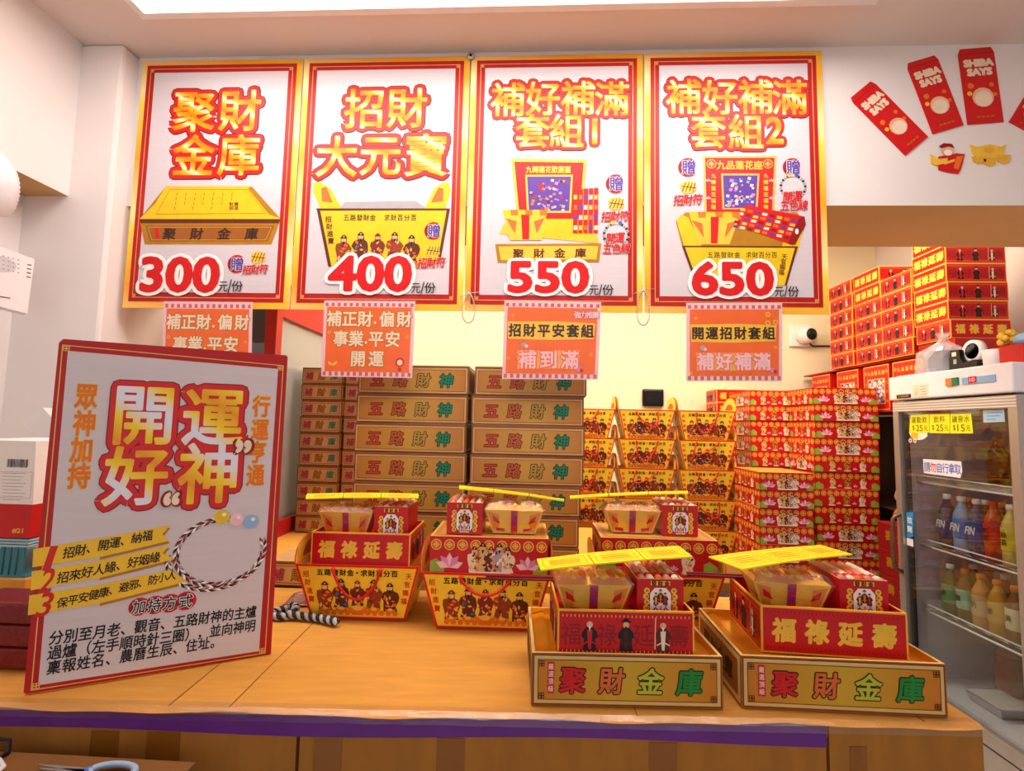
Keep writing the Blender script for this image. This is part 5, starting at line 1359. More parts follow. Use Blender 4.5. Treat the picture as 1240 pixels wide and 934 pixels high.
# header details
m = MB(); HF = Fr((FX-.018, FY0, 0), (0, -1, 0), (0, 0, 1))
def hx(m, box, mat, t): 
    a, b = HF.hit(box[0], box[3]), HF.hit(box[2], box[1]); m.prism(HF.sub(0, 0, .0002), [(a[0], a[1]), (b[0], a[1]), (b[0], b[1]), (a[0], b[1])], t, mat)
hx(m, (1147, 458, 1154, 468), pm('switch_orange', '#e07a3a', .3), .006); part('orange_switch', m, fg, True)
m = MB(); hx(m, (1154.5, 457, 1161, 467), pm('switch_green', '#1c7a50', .3), .006); part('green_switch', m, fg, True)
m = MB(); hx(m, (1166, 453.5, 1206, 466), pm('panel_blue', '#86b2d8', .3), .003); cpn = part('control_panel', m, fg, True)
m = MB()
a, b = HF.hit(1174, 464.5), HF.hit(1183.5, 455.5); m.prism(HF.sub(0, 0, .0034), [(a[0], a[1]), (b[0], a[1]), (b[0], b[1]), (a[0], b[1])], .0008, pm('display_red', '#b01828', .3))
m.fit(HF, '10', (a[0]+b[0])/2, (a[1]+b[1])/2, (b[0]-a[0])*.6, (b[1]-a[1])*.55, glow('led_red', '#ff5a6a', 2.5), .0048, .03); o = part('temperature_display', m, fg, True); o.parent = cpn
m = MB(); hx(m, (1086, 477, 1103, 483), BLACKP, .0008); a = HF.hit(1095, 479.8); m.ring(HF, a[0]-.030, a[1], .004, .006, GOLDD, .0014, n=10); [m.rect(HF, a[0]-.018+.009*k, a[1]-.004, a[0]-.012+.009*k, a[1]+.004, GOLDD, .0014) for k in range(5)]; part('maker_badge', m, fg, True)
m = MB(); hx(m, (1106, 465, 1124, 481), CREAM, .0006)
for k in range(4):
    a = HF.hit(1117+k*.8, 468+k*3.2); m.rect(HF, a[0]-.012, a[1]-.0015, a[0]+.014, a[1]+.0015, GREYL, .0012)
a = HF.hit(1109.5, 473); m.ring(HF, a[0], a[1], .006, .008, GREYL, .0012, n=10); m.rect(HF, a[0]-.003, a[1]-.018, a[0]+.003, a[1]-.009, GREYL, .0012)
part('sticker', m, fg, True)
# notes on the glass (front side)
GF = Fr((FX+.0055, FY0, 0), (0, -1, 0), (0, 0, 1))
NY = pm('note_yellow', '#f4ec18', .6)
for quad, l1, l2, word in (([(1103, 503), (1125, 502), (1125.5, 524), (1101, 524.5)], '運動飲', '$25元', 'leftmost'), ([(1126, 502), (1150, 501.5), (1150.5, 525), (1126, 524.5)], '飲料', '$25元', 'middle'), ([(1151, 501.5), (1176, 501), (1178.5, 525), (1151, 525)], '礦泉水', '$15元', 'rightmost')):
    m = MB(); P = [GF.hit(*q) for q in quad]; m.prism(GF, [P[3], P[2], P[1], P[0]], .0008, NY)
    cx = sum(p[0] for p in P)/4; w = abs(P[1][0]-P[0][0]); zt = P[0][1]; zb = P[3][1]; hh = zt-zb; INK = pm('pen_olive', '#6a6a20', .6)
    n = len(l1); m.line(GF, l1, cx-w*.15*(n-1), zb+hh*.72, cx+w*.15*(n-1), zb+hh*.74, w*.27, hh*.36, INK, .0012, .01, slant=.05)
    m.fit(GF, '$', cx-w*.33, zb+hh*.28, w*.13, hh*.30, INK, .0012, .01); m.fit(GF, l2[1:3], cx-w*.0, zb+hh*.28, w*.36, hh*.34, INK, .0012, .01); m.ch(GF, '元', cx+w*.34, zb+hh*.28, w*.22, hh*.32, INK, .0012, .01)
    single('price_note', m, 'small yellow handwritten price note on the fridge glass, the %s of three' % word, 'note', tuple(GF.P(cx, zb)), 0, 'yellow notes on the fridge glass', True)
m = MB(); P = [GF.hit(*q) for q in ((1118, 556), (1164, 559), (1165.5, 571), (1163, 579), (1119, 573))]; m.prism(GF, P[::-1], .0008, pm('note_white', '#efe6f2', .6))
for k, (c, mt) in enumerate(zip('請勿自行拿取', (BLUE, BRED, BLUE, BLUE, BLUE, BLUE))):
    m.chpx(GF, c, 1123+7.4*k, 565.5+.6*k, 8, 13, mt, .0012, .012)
single('paper_note', m, 'white handwritten paper note with one red character on the fridge glass', 'note', tuple(GF.P(*P[3])), 0, None, True)
m = MB(); P = [GF.hit(*q) for q in ((1190.5, 497), (1216, 495.5), (1217, 511), (1191, 512))]; m.prism(GF, P[::-1], .0006, pm('label_pale_blue', '#a9cbe4', .5))
for k in range(3):
    a = GF.hit(1198, 500+4*k); m.rect(GF, a[0]-.008, a[1]-.001, a[0]+.05-.012*k, a[1]+.001, BLUE, .0010)
single('energy_label', m, 'pale blue label in the upper right corner of the fridge glass', 'label', tuple(GF.P(*P[2])), 0, None, True)
m = MB(); P = [GF.hit(*q) for q in ((1097.5, 621), (1106, 620), (1106, 650), (1098.5, 652))]; m.prism(GF, P[::-1], .0006, pm('label_blue', '#2f8fd0', .4)); 
a = GF.hit(1102, 656); m.prism(GF, [(a[0]-.018, a[1]-.018), (a[0]+.018, a[1]-.018), (a[0]+.018, a[1]+.012), (a[0]-.018, a[1]+.012)], .0006, pm('note_white', '#efe6f2', .6))
for k, c in enumerate('拉開'): m.chpx(GF, c, 1101.8, 630+11*k, 6, 8, WHITE, .0010, .02)
single('door_label', m, 'narrow blue upright label beside the fridge handle', 'label', tuple(GF.P(*a)), 0, None, True)
# animal shaped magnet behind the first price note, without a face
m = MB(); a = GF.hit(1112, 524); 
m.prism(GF.sub(0, 0, -.0003), [(a[0]+.05*math.cos(2*math.pi*k/18)*(1 if k % 2 else .92), a[1]-.004+.026*math.sin(2*math.pi*k/18)) for k in range(18)], .0003, WHITE)
m.disc(GF, a[0]-.02, a[1]-.012, .020, GOLDP, .0003); 
for s in (-.045, -.020): m.ring(GF, a[0]+s, a[1]-.034, .005, .009, WHITE, .0003, n=10)
single('glass_sticker', m, 'white and yellow cloud sticker peeking below the leftmost price note', 'sticker', tuple(GF.P(*a)), 0, None, True)
# wire shelves
sz = []
for k, (px, py) in enumerate(((1135, 587), (1135, 665.5), (1140, 748))):
    SFr = Fr((FX+.06, FY0, 0), (0, -1, 0), (0, 0, 1)); z = SFr.hit(px, py)[1]; sz.append(z)
    m = MB()
    for y in (FY1+.037, FY0-.037): m.tube([(FX+.06, y, z), (FX+.55, y, z)], .003, WPLAST, n=6)
    for i in range(12): x = FX+.06+.49*i/11; m.tube([(x, FY1+.036, z), (x, FY0-.036, z)], .0042 if i == 0 else .0018, WPLAST, n=6)
    m.tube([(FX+.058, FY1+.037, z), (FX+.058, FY1+.037, z+.028), (FX+.058, FY0-.037, z+.028), (FX+.058, FY0-.037, z)], .003, WPLAST, n=6)
    part('wire_shelf', m, fg, True)
# glowing bar added under the cabinet top to brighten the fridge inside
m = MB(); m.box(FX+.05, FX+.075, FY1+.06, FY0-.06, hz-.045, hz-.031, glow('added_fridge_glow', '#fff0dc', 2.6)); part('added_glow_bar', m, fg, True)
# bottles
BG2 = 'drink bottles in the fridge'
def bottle(label, x, y, z, h, r, body, cap, lab, txt=None, square=False):
    t = thing('drink_bottle', label, 'bottle', (x, y, z), 0, BG2)
    m = MB(); m.lathe([(r*.86, .0005), (r, .006), (r, h*.30), (r*.95, h*.33), (r, h*.36), (r, h*.62), (r*.9, h*.70), (r*.48, h*.84), (r*.38, h*.88), (r*.38, h*.93)], (0, 0, 0), body, n=14 if not square else 8); part('bottle_body', m, t)
    m = MB(); m.lathe([(r*.44, h*.915), (r*.46, h*.92), (r*.46, h*.99), (r*.40, h)], (0, 0, 0), cap, n=14); part('cap', m, t)
    m = MB(); m.lathe([(r*1.015, h*.26), (r*1.02, h*.27), (r*1.02, h*.61), (r*1.015, h*.62)], (0, 0, 0), lab, n=16)
    if txt:
        f = Fr((-r*1.03, r*.9, h*.34), (0, -1, 0), (0, 0, 1))
        if len(txt) > 2: m.fit(f, txt, r*.9, h*.11, r*1.3, h*.13, WHITE, 0, .03, slant=.2)
        else: m.line(f, txt, r*.9, h*.17, r*.9, h*.05, r*.8, r*.8, BLACK, 0, .02)
    part('paper_label', m, t)
    return t
def liquid(name, hx): return pm(name, hx, .12, var=.1, spec=.6)
ys = [FY0-.115-.068*k for k in range(6)]
top_row = [('#2b3a5c', WHITE, '#22407c', 'FIN', 'dark blue water'), ('#7fa8d8', WHITE, '#2f7fd0', 'FIN', 'light blue water'), ('#3a4d72', WHITE, '#2a4fa0', 'FIN', 'white capped blue water'), ('#b83a20', BRED, '#cc2a1c', '紅茶', 'red tea'), ('#c8b060', WHITE, '#cfc040', '綠茶', 'yellow green tea'), ('#d8a828', WHITE, '#e0b828', '奶茶', 'golden yellow tea')]
POS = ['farthest from the camera', 'second from the far end', 'third from the far end', 'fourth from the far end', 'fifth from the far end', 'nearest the camera']
for k, (b, cap, lb, txt, word) in enumerate(top_row):
    bottle('%s bottle on the upper bottle shelf, %s' % (word, POS[k]), FX+.115, ys[k], sz[1]+.004, .215, .030, liquid('drink_'+b, b), cap, pm('label_'+lb, lb, .4), txt)
ocap = pm('cap_orange', '#d8742c', .4)
low_row = [('#4a5a34', WHITE, '#6a9a6a', '茶', 'pale green tea'), ('#6a5a2c', ocap, '#9ac0a0', '茶', 'orange capped green tea'), ('#c89048', ocap, '#c8a878', '奶', 'milky beige tea'), ('#c08a30', ocap, '#d0a040', '麥', 'amber barley tea'), ('#7a4a1c', ocap, '#cfc8a0', '美', 'cream labelled brown tea'), ('#8c3a18', ocap, '#cc3a20', '美', 'red labelled dark tea')]
for k, (b, cap, lb, txt, word) in enumerate(low_row):
    bottle('%s bottle on the lower bottle shelf, %s' % (word, POS[k]), FX+.115, ys[k], sz[2]+.004, .200, .030, liquid('drink_'+b, b), cap, pm('label_'+lb, lb, .4), txt)
for k in range(4):
    bottle('small brown drink bottle on the top fridge shelf, %s' % POS[k], FX+.30, FY0-.14-.10*k, sz[0]+.004, .19, .034, liquid('drink_brown', '#5a3414'), ocap, pm('label_brown', '#8a5a20', .4))
for k in range(6):
    bottle('brown bottle behind the %s bottle in the fridge' % top_row[k][4], FX+.195, ys[k]-.01, sz[1]+.004, .205, .031, liquid('drink_brown', '#5a3414'), (ocap, WHITE)[k % 2], pm('label_brown', '#8a5a20', .4))
    bottle('brown bottle behind the %s bottle in the fridge' % low_row[k][4], FX+.195, ys[k]-.01, sz[2]+.004, .205, .031, liquid('drink_brown', '#5a3414'), (WHITE, ocap)[k % 2], pm('label_deep_red', '#8c2418', .4))
for k in range(4):
    bottle('dark brown bottle at the back of the fridge floor, %s' % POS[k], FX+.42, FY0-.13-.10*k, zfl+.001, .26, .044, liquid('drink_brown', '#5a3414'), ocap, pm('label_brown', '#8a5a20', .4))
bottle('round amber bottle standing on the fridge floor', FX+.30, FY0-.14, zfl+.001, .23, .045, liquid('drink_amber', '#9c4a1c'), ocap, pm('label_deep_red', '#8c2418', .4))
m = MB(); open_w = FX+.07
m.hexa([(FX+.10, FY1+.24, zfl+.001), (FX+.20, FY1+.24, zfl+.001), (FX+.20, FY1+.36, zfl+.001), (FX+.10, FY1+.36, zfl+.001), (FX+.085, FY1+.225, zfl+.038), (FX+.215, FY1+.225, zfl+.038), (FX+.215, FY1+.375, zfl+.038), (FX+.085, FY1+.375, zfl+.038)], {'all': pm('tray_foil', '#c9c4c8', .3, metal=.6), 'top': pm('lid_grey', '#cfc8c6', .3)})
m.frame(Fr((FX+.08, FY1+.22, zfl+.0385), (1, 0, 0), (0, 1, 0)), 0, 0, .14, .16, .008, pm('tray_foil', '#c9c4c8', .3, metal=.6), 0)
single('foil_tray', m, 'shallow silver foil tray on the fridge floor', 'tray', (FX+.16, FY1+.29, zfl), 0, None, True)

# ================================================================== on top of the fridge
fz = FH+.0008
y = FY0-.165; x = FX+.09
for k in range(7):
    m = MB(); m.lathe([(.040, 0), (.062, .009), (.066, .012), (.064, .012), (.042, .003)], (0, 0, 0), WHITE, n=22)
    m.lathe([(.0625, .0088), (.0665, .0115), (.0668, .0118), (.0628, .0092)], (0, 0, 0), BLUE, n=22)
    single('white_bowl', m, 'white disposable bowl in the wrapped pile on the fridge, %s' % from_top(6-k, 7), 'bowl', (x, y, fz+.002+.0125*k), 0, 'wrapped bowls on the fridge')
m = MB(); V = []; Fs = []; n = 22; r6 = random.Random(9)
prof = [(.073, .0005), (.082, .02), (.078, .06), (.074, .09), (.052, .108), (.020, .128), (.012, .15), (.026, .168)]
for i, (r, z) in enumerate(prof):
    for k in range(n): a = 2*math.pi*k/n; rr = r*(1+r6.uniform(-.05, .10)); V.append((x+rr*math.cos(a), y+(rr+(.03 if i < 4 and math.sin(a) > .3 else 0))*math.sin(a), fz+z+(r6.uniform(-.003, .003) if i else 0)))
for i in range(len(prof)-1):
    for k in range(n): Fs.append((i*n+k, i*n+(k+1) % n, (i+1)*n+(k+1) % n, (i+1)*n+k))
m.add(V, Fs, clear('milky_bag', '#f6f2f2', .06, .25, 1.0, milk=.28)); single('plastic_bag', m, 'knotted clear plastic bag around the white bowls on the fridge', 'bag', (x, y, fz), 0, None, True)
# black tape dispenser with a roll
y2 = FY0-.305
td = thing('tape_dispenser', 'black tape dispenser with a tape roll standing on the fridge', 'tape dispenser', (FX+.075, y2, fz))
m = MB(); f = Fr((FX+.045, y2+.06, fz), (0, -1, 0), (0, 0, 1))
m.prism(Fr((FX+.10, y2+.06, fz), (0, -1, 0), (0, 0, 1)), [(0, 0), (.120, 0), (.120, .02), (.105, .035), (.085, .03), (.062, .028), (.050, .050), (.046, .080), (.008, .082), (0, .05)], .055, BLACKP); part('body', m, td, True)
m = MB(); m.lathe([(.030, -.010), (.042, -.010), (.042, .010), (.030, .010), (.030, -.010)], (FX+.072, y2-.022, fz+.070), WPLAST, n=22, axis=(1, 0, 0)); part('tape_roll', m, td, True)
m = MB(); f = Fr((FX+.045, y2+.06, fz), (0, -1, 0), (0, 0, 1)); m.rect(f, .014, .058, .034, .074, CREAM, .0006); m.rect(f, .020, .028, .034, .046, GREYL, .0006); part('label', m, td, True)
m = MB(); m.lathe([(.026, 0), (.034, .002), (.037, .058), (.035, .060), (.034, .058), (.031, .006)], (FX+.06, FY0-.425, fz), WPLAST, n=24); single('white_cup', m, 'small white cup on the fridge between tape dispenser and red box', 'cup', (FX+.06, FY0-.425, fz), 0, None, True)
rb = thing('gift_tin', 'red box with gold and blue trimmings at the right end of the fridge top', 'box', (FX+.10, FY1+.055, fz))
m = MB(); m.rbox(FX+.03, FX+.16, FY1+.005, FY1+.095, fz, fz+.062, TRED, r=.003); part('box', m, rb, True)
m = MB(); m.ball((FX+.085, FY1+.050, fz+.082), .034, pm('ribbon_sky', '#9cc8ec', .5, var=.2), (1.2, 1.1, .7)); m.ball((FX+.105, FY1+.035, fz+.112), .022, WHITE); part('ribbon_bow', m, rb, True)
m = MB()
for k in range(16):
    a = k*2.4; r = .008+.0022*k; m.ball((FX+.055+.02*math.cos(a), FY1+.085+.018*math.sin(a), fz+.075+.005*(k % 9)), .0105, GOLDP, n=7, m=5)
part('gold_flowers', m, rb, True)

# ================================================================== wall things on the right header
HFr = Fr((0, PY+.0112, 0), (1, 0, 0), (0, 0, 1))
def packet(quad, label):
    P = [HFr.hit(*q) for q in quad]                      # tl tr br bl
    c = (sum(p[0] for p in P)/4, sum(p[1] for p in P)/4)
    t = thing('red_packet', label, 'red packet', tuple(HFr.P(c[0], P[2][1])), 0, 'red packets on the header wall')
    u = Vector((P[1][0]-P[0][0], P[1][1]-P[0][1])); v = Vector((P[0][0]-P[3][0], P[0][1]-P[3][1])); w, h = u.length, v.length
    a = math.atan2(P[2][1]-P[3][1], P[2][0]-P[3][0]); f = HFr.sub(P[3][0], P[3][1], .0004, a)
    m = MB(); m.prism(f, [(0, 0), (w, 0), (w, h*.93), (w*.93, h), (w*.07, h), (0, h*.93)], .003, BRED); m.rect(f, w*.02, h*.925, w*.98, h*.93, DRED, .0034); part('envelope', m, t, True)
    m = MB(); m.fit(f, 'SHIBA', w*.52, h*.80, w*.80, h*.085, CREAM, .0036, .09); m.fit(f, 'SAYS', w*.52, h*.68, w*.66, h*.085, CREAM, .0036, .09)
    part('lettering', m, t, True)
    m = MB()
    for x, y, r, mt in ((.22, .50, .09, ORG), (.80, .50, .07, ORG), (.16, .40, .07, GOLDP), (.86, .37, .06, ORG), (.52, .34, .30, pm('packet_peach', '#f0b890', .5))):
        m.disc(f, w*x, h*y, w*r, mt, .0036+.0002*r)
    m.disc(f, w*.52, h*.32, w*.24, CREAM, .0041)
    for k in range(4): m.rect(f, w*(.28+.13*k), h*.075, w*(.37+.13*k), h*.095, GOLDD, .0036)
    part('printed_medallion', m, t, True)
packet([(1038, 113), (1067, 93), (1126, 164), (1096, 189)], 'leftmost red packet of the fan on the right wall, leaning most to the left')
packet([(1100, 77), (1136, 64.5), (1170, 151), (1129, 163)], 'red packet leaning slightly left beside the upright one on the right wall')
packet([(1166, 60.5), (1209, 57), (1217.5, 148), (1171, 151.5)], 'upright red packet of the fan on the right wall')
packet([(1253, 96), (1290, 112), (1258, 168), (1221, 148)], 'red packet cut off by the right photo edge on the right wall')
f = HFr.sub(0, 0, .0004)
m = MB(); q = lambda pts: [f.hit(*p) for p in pts]
m.prism(f, q([(1136, 190), (1158, 186), (1168, 187), (1163, 206), (1160, 211), (1146, 209), (1136, 206)])[::-1], .002, BRED)
m.prism(f, q([(1126, 187), (1136, 193), (1147, 192), (1146, 198), (1132, 201), (1127, 198)])[::-1], .003, GOLDP)
a = f.hit(1147, 182); s = f.size(1147, 182, 8, 8)[0]; m.disc(f, a[0], a[1], s, SKIN, .0026); m.disc(f, a[0], a[1]-s*.45, s*.62, WHITE, .0030, ry=s*.5)
m.prism(f, q([(1137, 177), (1142, 174), (1152, 175), (1155, 180), (1148, 178), (1140, 180)])[::-1], .0034, DRED)
m.poly(f, q([(1158, 190), (1166, 189), (1160, 206), (1154, 204)])[::-1], ORG, .0026); m.poly(f, q([(1142, 197), (1156, 193), (1155, 196), (1143, 200)])[::-1], GOLDP, .0026)
single('wall_sticker', m, 'red robed old man cutout holding a gold ingot on the right wall', 'sticker', tuple(f.P(*f.hit(1147, 210))), 0, None, True)
m = MB()
m.prism(f, q([(1174, 176), (1184, 178), (1198, 175), (1212, 178), (1218, 175), (1215, 186), (1206, 192), (1184, 192), (1177, 186)])[::-1], .002, GOLDP)
for x0, x1, y0, y1 in ((1176, 1194, 190, 199), (1190, 1206, 193, 202), (1206, 1223, 188, 199)):
    m.prism(f, q([(x0, y0), (x1, y0), (x1-1, y1-3), ((x0+x1)/2, y1), (x0+2, y1-3)])[::-1], .0026, pm('ingot_amber', '#eab030', .4))
a = f.hit(1197, 182); m.disc(f, a[0], a[1], .018, pm('ingot_amber', '#eab030', .4), .0026, ry=.012)
single('wall_sticker', m, 'gold ingot cutout on the right wall below the upright red packet', 'sticker', tuple(f.P(*f.hit(1197, 202))), 0, None, True)

# ================================================================== back wall devices
Y = 3.6
c = at(969, 408, Y); s = .0060
cm = thing('security_camera', 'white camera with a black lens on the back wall under the last poster', 'camera', (c.x, Y, c.z))
m = MB(); m.rbox(c.x-.085, c.x+.055, Y-.025, Y-.0005, c.z-.075, c.z+.085, WPLAST, r=.008); part('wall_plate', m, cm, True)
m = MB(); m.lathe([(.052, 0), (.058, .01), (.058, .07), (.048, .085)], (c.x, Y-.025, c.z), WPLAST, n=22, axis=(.25, -1, 0)); part('housing', m, cm, True)
m = MB(); m.lathe([(.040, 0), (.042, .004), (.030, .016)], (c.x+.0205, Y-.108, c.z), BLACKP, n=20, axis=(.25, -1, 0)); part('lens', m, cm, True)
m = MB(); m.tube([(c.x+.05, Y-.02, c.z-.05), (c.x+.08, Y-.012, c.z-.068), (c.x+.35, Y-.008, c.z-.062)], .006, BLACKP, n=6); part('cable', m, cm, True)
c = at(790, 482, Y); bw_, bh = .150, .130
m = MB(); m.rbox(c.x-.075, c.x+.075, Y-.03, Y-.0005, c.z-.062, c.z+.062, BLACKP, r=.010); m.rbox(c.x-.062, c.x+.062, Y-.034, Y-.029, c.z-.050, c.z+.050, pm('black_screen', '#1a1416', .15), r=.003)
single('wall_box', m, 'black square box on the pale back wall above the yellow baskets', 'box', (c.x, Y, c.z), 0, None, True)

# ================================================================== left side things
# white duct elbow under the soffit
m = MB(); pts = []; dl = []
c0 = at(-6, 212, 1.42)
for k in range(40):
    a = -.5+2.2*k/39; pts.append((c0.x-.07+.085*math.cos(a-.3), 1.42-.02*k/39, c0.z-.035+.085*math.sin(a-.3))); dl.append(.052+.0035*(k % 2))
m.tube(pts, dl, pm('duct_white', '#ece6ea', .5), n=20); single('duct_pipe', m, 'white ribbed duct elbow coming out of the left wall under the soffit', 'pipe', (c0.x, 1.42, c0.z), 0, None, True)
# white plastic wall unit
UF0 = at(-30, 385, 1.50)
A, B = at(0, 299, 1.45), at(42, 314, 1.52); C, D = at(33, 380, 1.52), at(0, 371, 1.45)
uu = (B-A); uu.z = 0; uu.normalize(); f = Fr((A.x, A.y, 0), uu, (0, 0, 1))
wu = thing('wall_unit', 'white plastic wall unit with a dotted speaker grille at the left photo edge', 'wall unit', (A.x, A.y, D.z))
P = [f.hit(*p) for p in ((-70, 353), (33, 380), (42, 314), (-70, 273))]
m = MB(); m.prism(f.sub(0, 0, -.05), P, .05, WPLAST); part('body', m, wu, True)
m = MB()
a = f.hit(7, 321); m.disc(f, a[0]-.01, a[1], .035, pm('grille_grey', '#cfc6cc', .5), .0006, ry=.026)
for i in range(6):
    for j in range(4): q = f.hit(-8+6*i, 307+5.2*j+1.6*i); m.disc(f, q[0], q[1], .0022, pm('dot_brown', '#9c8a86', .5), .0012, n=6)
part('speaker_grille', m, wu, True)
m = MB()
for j in range(4): q = f.hit(35.5-.35*j, 321+4.9*j); m.rect(f, q[0]-.005, q[1]-.002, q[0]+.005, q[1]+.002, pm('slot_grey', '#6a6062', .5), .0008)
q = f.hit(4, 360); m.rect(f, q[0]-.012, q[1]-.002, q[0]+.016, q[1]+.002, pm('slot_grey', '#6a6062', .5), .0008)
part('slots', m, wu, True)
# cartons piled at the left edge
Yl = 1.16
xr = at(40, 600, Yl).x
def zz(py, Y=Yl): return at(20, py, Y).z
m = MB(); z0 = TOP+.0012; z1 = zz(701)
m.rbox(xr-.34, xr+.0, Yl, Yl+.28, z0, z1, CARD, r=.004); m.rect(Fr((xr-.34, Yl, z0), (1, 0, 0), (0, 0, 1)), .26, 0, .262, z1-z0, CARDD, .0005)
single('cardboard_carton', m, 'brown cardboard carton at the left counter end under the teal basket', 'carton', (xr-.17, Yl, z0), 0, None, True)
zb = zz(652); t = thing('teal_basket', 'teal plastic basket between the brown carton and the white-red carton', 'basket', (xr-.15, Yl, z1))
TEAL = pm('teal_plastic', '#2f7f92', .4); m = MB()
m.box(xr-.32, xr-.005, Yl+.005, Yl+.25, z1+.0004, z1+.006, TEAL)
for k in range(18):
    x = xr-.32+.0172*k; m.hexa([(x, Yl+.005, z1+.006), (x+.011, Yl+.005, z1+.006), (x+.011, Yl+.009, z1+.006), (x, Yl+.009, z1+.006), (x+.004, Yl+.005, zb-.022), (x+.015, Yl+.005, zb-.022), (x+.015, Yl+.009, zb-.022), (x+.004, Yl+.009, zb-.022)], TEAL)
part('slats', m, t, True)
m = MB()
for k in range(3): m.rbox(xr-.325, xr+.0, Yl+.001, Yl+.255, zb-.022+.007*k, zb-.0165+.007*k, pm('teal_pale', '#9cc8d4', .4), r=.002)
part('rim', m, t, True)
z2 = zb+.0008; z3 = zz(534)
wc = thing('printed_carton', 'white and red carton with a barcode at the left photo edge', 'carton', (xr-.12, Yl, z2))
zm = zz(611); m = MB(); m.box(xr-.22, xr, Yl, Yl+.20, z2, zm, pm('carton_red', '#c8181c', .45)); part('red_base', m, wc, True)
m = MB(); P = [(xr-.22, Yl+.002, zm), (xr, Yl+.002, zm), (xr, Yl+.198, zm), (xr-.22, Yl+.198, zm)]
m.hexa(P+[(xr-.21, Yl+.002, z3), (xr-.008, Yl+.002, z3), (xr-.008, Yl+.198, z3), (xr-.21, Yl+.198, z3)], WHITE); part('white_sleeve', m, wc, True)
f = Fr((xr-.22, Yl, z2), (1, 0, 0), (0, 0, 1)); m = MB(); r7 = random.Random(4)
a = f.hit(8, 561); x = a[0]
for k in range(16):
    w = r7.choice([.0012, .002, .003]); m.rect(f, x, a[1]-.010, x+w, a[1]+.010, BLACK, -.0012); x += w+.0016
for k in range(9):
    a = f.hit(2, 573+4*k); m.rect(f, a[0], a[1]-.0006, a[0]+.060-.006*(k % 3), a[1]+.0006, GREYL, -.0012)
a = f.hit(2, 571); b = f.hit(36, 604); m.frame(f, a[0]-.01, b[1], b[0], a[1], .0008, GREYL, -.0010)
part('printed_label', m, wc, True); m = MB(); m.fitpx(f, '#21', (15, 652-4-8, 28, 652-8+2), GOLDP, .0008, .03); part('number_print', m, wc, True)
# red mesh wrapped goods at the corner
c = atz(8, 838, TOP)
c = Vector((c.x-.03, 1.02, TOP+.001))
rp_ = thing('red_packages', 'red netted package in clear wrap at the left counter corner', 'package', tuple(c))
m = MB()
for k in range(3): m.rbox(c.x-.17, c.x+.005+.004*k, 1.00, 1.09, c.z+.045*k, c.z+.043+.045*k, pm('net_red', '#74181a', .35, var=.35, scale=120), r=.006)
part('netted_packs', m, rp_, True)
m = MB(); V = []; Fs = []
for i in range(8):
    for j in range(10):
        V.append((c.x+.012+.025*math.sin(i*.9)*.4+rnd.uniform(0, .012), .985+.016*i, c.z+.002+.018*j+rnd.uniform(-.004, .004)*(j > 0)))
for i in range(7):
    for j in range(9): k = i*10+j; Fs.append((k, k+10, k+11, k+1))
m.add(V, Fs, WRAP); part('clear_wrap', m, rp_, True)
# white scoop corner peeping behind the sign, and gold plate on the wall
c = at(44, 512, 1.55)
m = MB(); V = [at(26, 513, 1.5), at(52, 494, 1.5), at(62, 505, 1.5), at(60, 540, 1.5), at(40, 528, 1.5)]
n = len(V); m.add(V+[v+Vector((0, .05, 0)) for v in V], [tuple(range(n))[::-1], tuple(range(n, 2*n))]+[(i, (i+1) % n, n+(i+1) % n, n+i) for i in range(n)], WPLAST)
V = [v+Vector((0, .025, 0)) for v in V]
m.tube([at(55, 535, 1.525), (at(55, 535, 1.525).x, 1.525, TOP+.002)], .012, WPLAST); m.lathe([(.05, 0), (.05, .006), (.012, .012)], (at(55, 535, 1.525).x, 1.525, TOP+.0012), WPLAST, n=20)
single('desk_fan', m, 'white plastic stand head peeking out left behind the big sign', 'stand', (c.x, 1.525, TOP), 0, None, True)
c = at(166, 418, 1.99)
m = MB(); m.lathe([(.064, 0), (.068, .003), (.066, .010), (.052, .012)], (c.x, 2.0, c.z), GOLDP, n=28, axis=(0, -1, 0)); m.lathe([(.05, .011), (.048, .014)], (c.x, 2.0, c.z), CREAM, n=28, axis=(0, -1, 0))
m.tube([(c.x, 2.004, c.z), (c.x, 2.004, TOP+.002)], .010, GOLDD); m.lathe([(.06, 0), (.06, .008), (.012, .014)], (c.x, 2.004, TOP+.0012), GOLDD, n=20)
single('gold_plate', m, 'round gold rimmed plate on a stem showing above the big sign', 'plate', (c.x, 2.0, TOP), 0, None, True)
# braided cord bracelets on the counter right of the sign
STR = [pm('cord_black', '#24262c', .6), pm('cord_grey', '#b9c0c4', .6)]
c = atz(343, 748, TOP)
m = MB(); pts = []
for k in range(150): a = 2*math.pi*k/120; pts.append((c.x+.030*math.cos(a), c.y+.002+.026*math.sin(a), TOP+.011+.010*(k > 114)))
braid(m, pts, .0088, STR, .0036); single('braided_bracelet', m, 'coiled black and grey braided bracelet touching the big sign edge', 'bracelet', (c.x, c.y, TOP), 0, 'braided bracelets', True)
a, b = atz(350, 745, TOP), atz(409, 753, TOP); m = MB(); pts = []
for k in range(120): t = k/119; p = a.lerp(b, t); pts.append((p.x+.012, p.y+.012*math.sin(t*3)-.036, TOP+.012+.012*max(0, .35-t)))
braid(m, pts, .0088, STR, .0036); single('braided_bracelet', m, 'black and grey braided bracelet lying straight in front of the left basket', 'bracelet', (a.x, a.y, TOP), 0, 'braided bracelets', True)
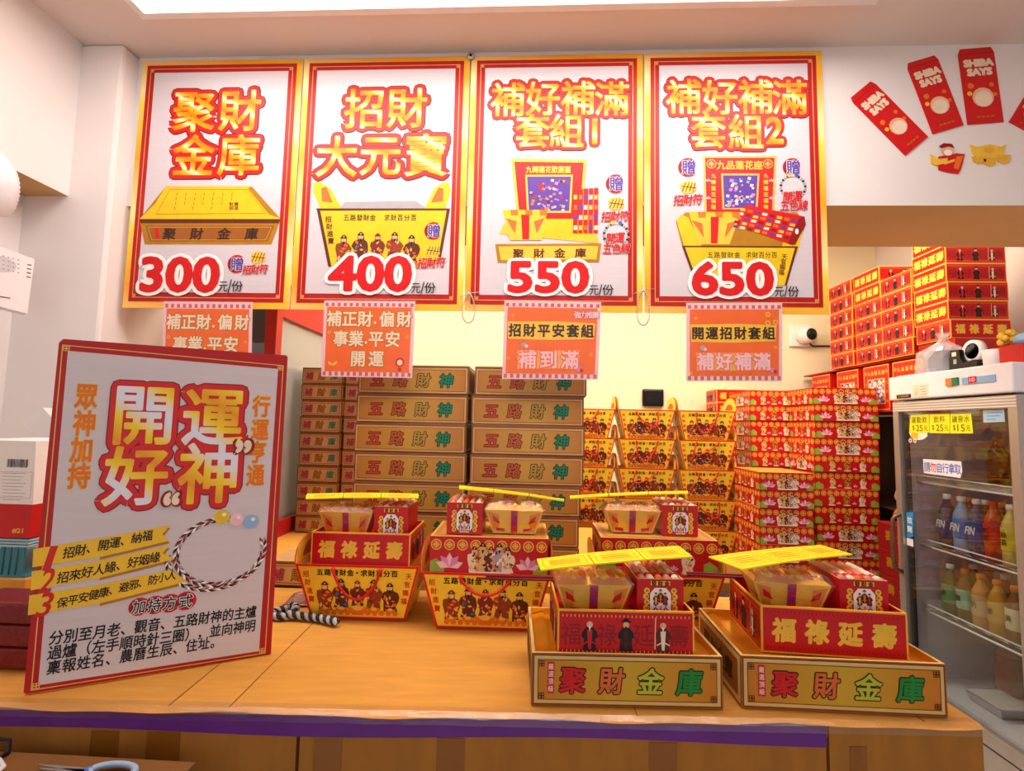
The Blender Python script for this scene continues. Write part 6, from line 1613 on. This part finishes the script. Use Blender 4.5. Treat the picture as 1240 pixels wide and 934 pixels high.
# scissors and cables low at the front
lz = .822
lg = MB(); p = atz(80, 940, lz)
sc_ = thing('scissors', 'blue handled scissors at the bottom left photo edge', 'scissors', (atz(130, 930, lz).x, atz(130, 930, lz).y, lz))
BH = pm('scissor_blue', '#4a7ac8', .35)
def Sx(px, py): return atz(px, py, lz+.006)
m = MB()
for dx, dy in ((0, 0), (2, 5)):
    A, B = Sx(46+dx, 926+dy), Sx(106, 934+dy*.3); n_ = (B-A).normalized().cross(Vector((0, 0, 1)))*.006
    zc = Vector((0, 0, .001)); m.hexa([A-zc, B-n_-zc, B+n_-zc, A+n_*.2-zc, A+zc, B-n_+zc, B+n_+zc, A+n_*.2+zc], METAL)
part('blades', m, sc_, True)
for w in (0, 1):
    m = MB(); cpt = Sx(136, 936+14*w); pts = [(cpt.x+.036*math.cos(2*math.pi*k/24), cpt.y+.017*math.sin(2*math.pi*k/24), lz+.008) for k in range(24)]
    m.tube(pts, .0052, BH if w else pm('scissor_grey', '#9cb4d0', .35), n=8, closed=True); q = Sx(104, 935+3*w); m.tube([tuple(q+Vector((0, 0, .002))), (cpt.x-.034, cpt.y, lz+.008)], .0055, BH); part('handle', m, sc_, True)
m = MB(); a = atz(-60, 925, lz); b = atz(215, 945, lz)
LEDGE = pm('ledge_brown', '#7d5222', .8)
m.box(a.x-.2, b.x, a.y-.35, atz(130, 917, lz).y, lz-.02, lz-.0005, LEDGE)
m.box(a.x-.15, b.x-.04, a.y-.30, a.y-.08, 0, lz-.02, LEDGE)
single('low_shelf', m, 'dark cardboard ledge below the counter front at the bottom left', 'shelf', (b.x-.2, a.y, lz-.02), 0, None, True)
a = atz(2, 914, lz); m = MB(); m.tube([(a.x-.12, a.y+.0, lz+.004), (a.x-.04, a.y+.01, lz+.02), (a.x, a.y+.012, lz+.016), (a.x+.012, a.y, lz+.004), (a.x+.01, a.y-.05, lz+.004), (a.x-.03, a.y-.10, lz+.004)], .0032, BLACKP); single('black_cable', m, 'thin black cable curling at the bottom left photo corner', 'cable', (a.x, a.y, lz), 0, None, True)
a = atz(4, 930, lz); m = MB(); m.tube([(a.x-.10, a.y+.012, lz+.005), (a.x-.02, a.y+.010, lz+.005), (a.x+.006, a.y-.006, lz+.005), (a.x+.014, a.y-.04, lz+.005), (a.x, a.y-.09, lz+.005)], .0042, WPLAST); single('white_cable', m, 'white cable curling below the black one at the bottom left corner', 'cable', (a.x, a.y, lz), 0, None, True)
# small round sensor between two posters at the top
c = at(570.5, 69, PY-.006)
m = MB(); m.lathe([(.014, 0), (.014, .006), (.008, .009)], (c.x, PY-.007, c.z), METAL, n=18, axis=(0, -1, 0)); m.lathe([(.006, .009), (.005, .0105)], (c.x, PY-.007, c.z), BLACKP, n=12, axis=(0, -1, 0))
single('round_fixing', m, 'small round metal fixing at the top between the 400 and 550 posters', 'fixing', (c.x, PY-.007, c.z-.014), 0, None, True)
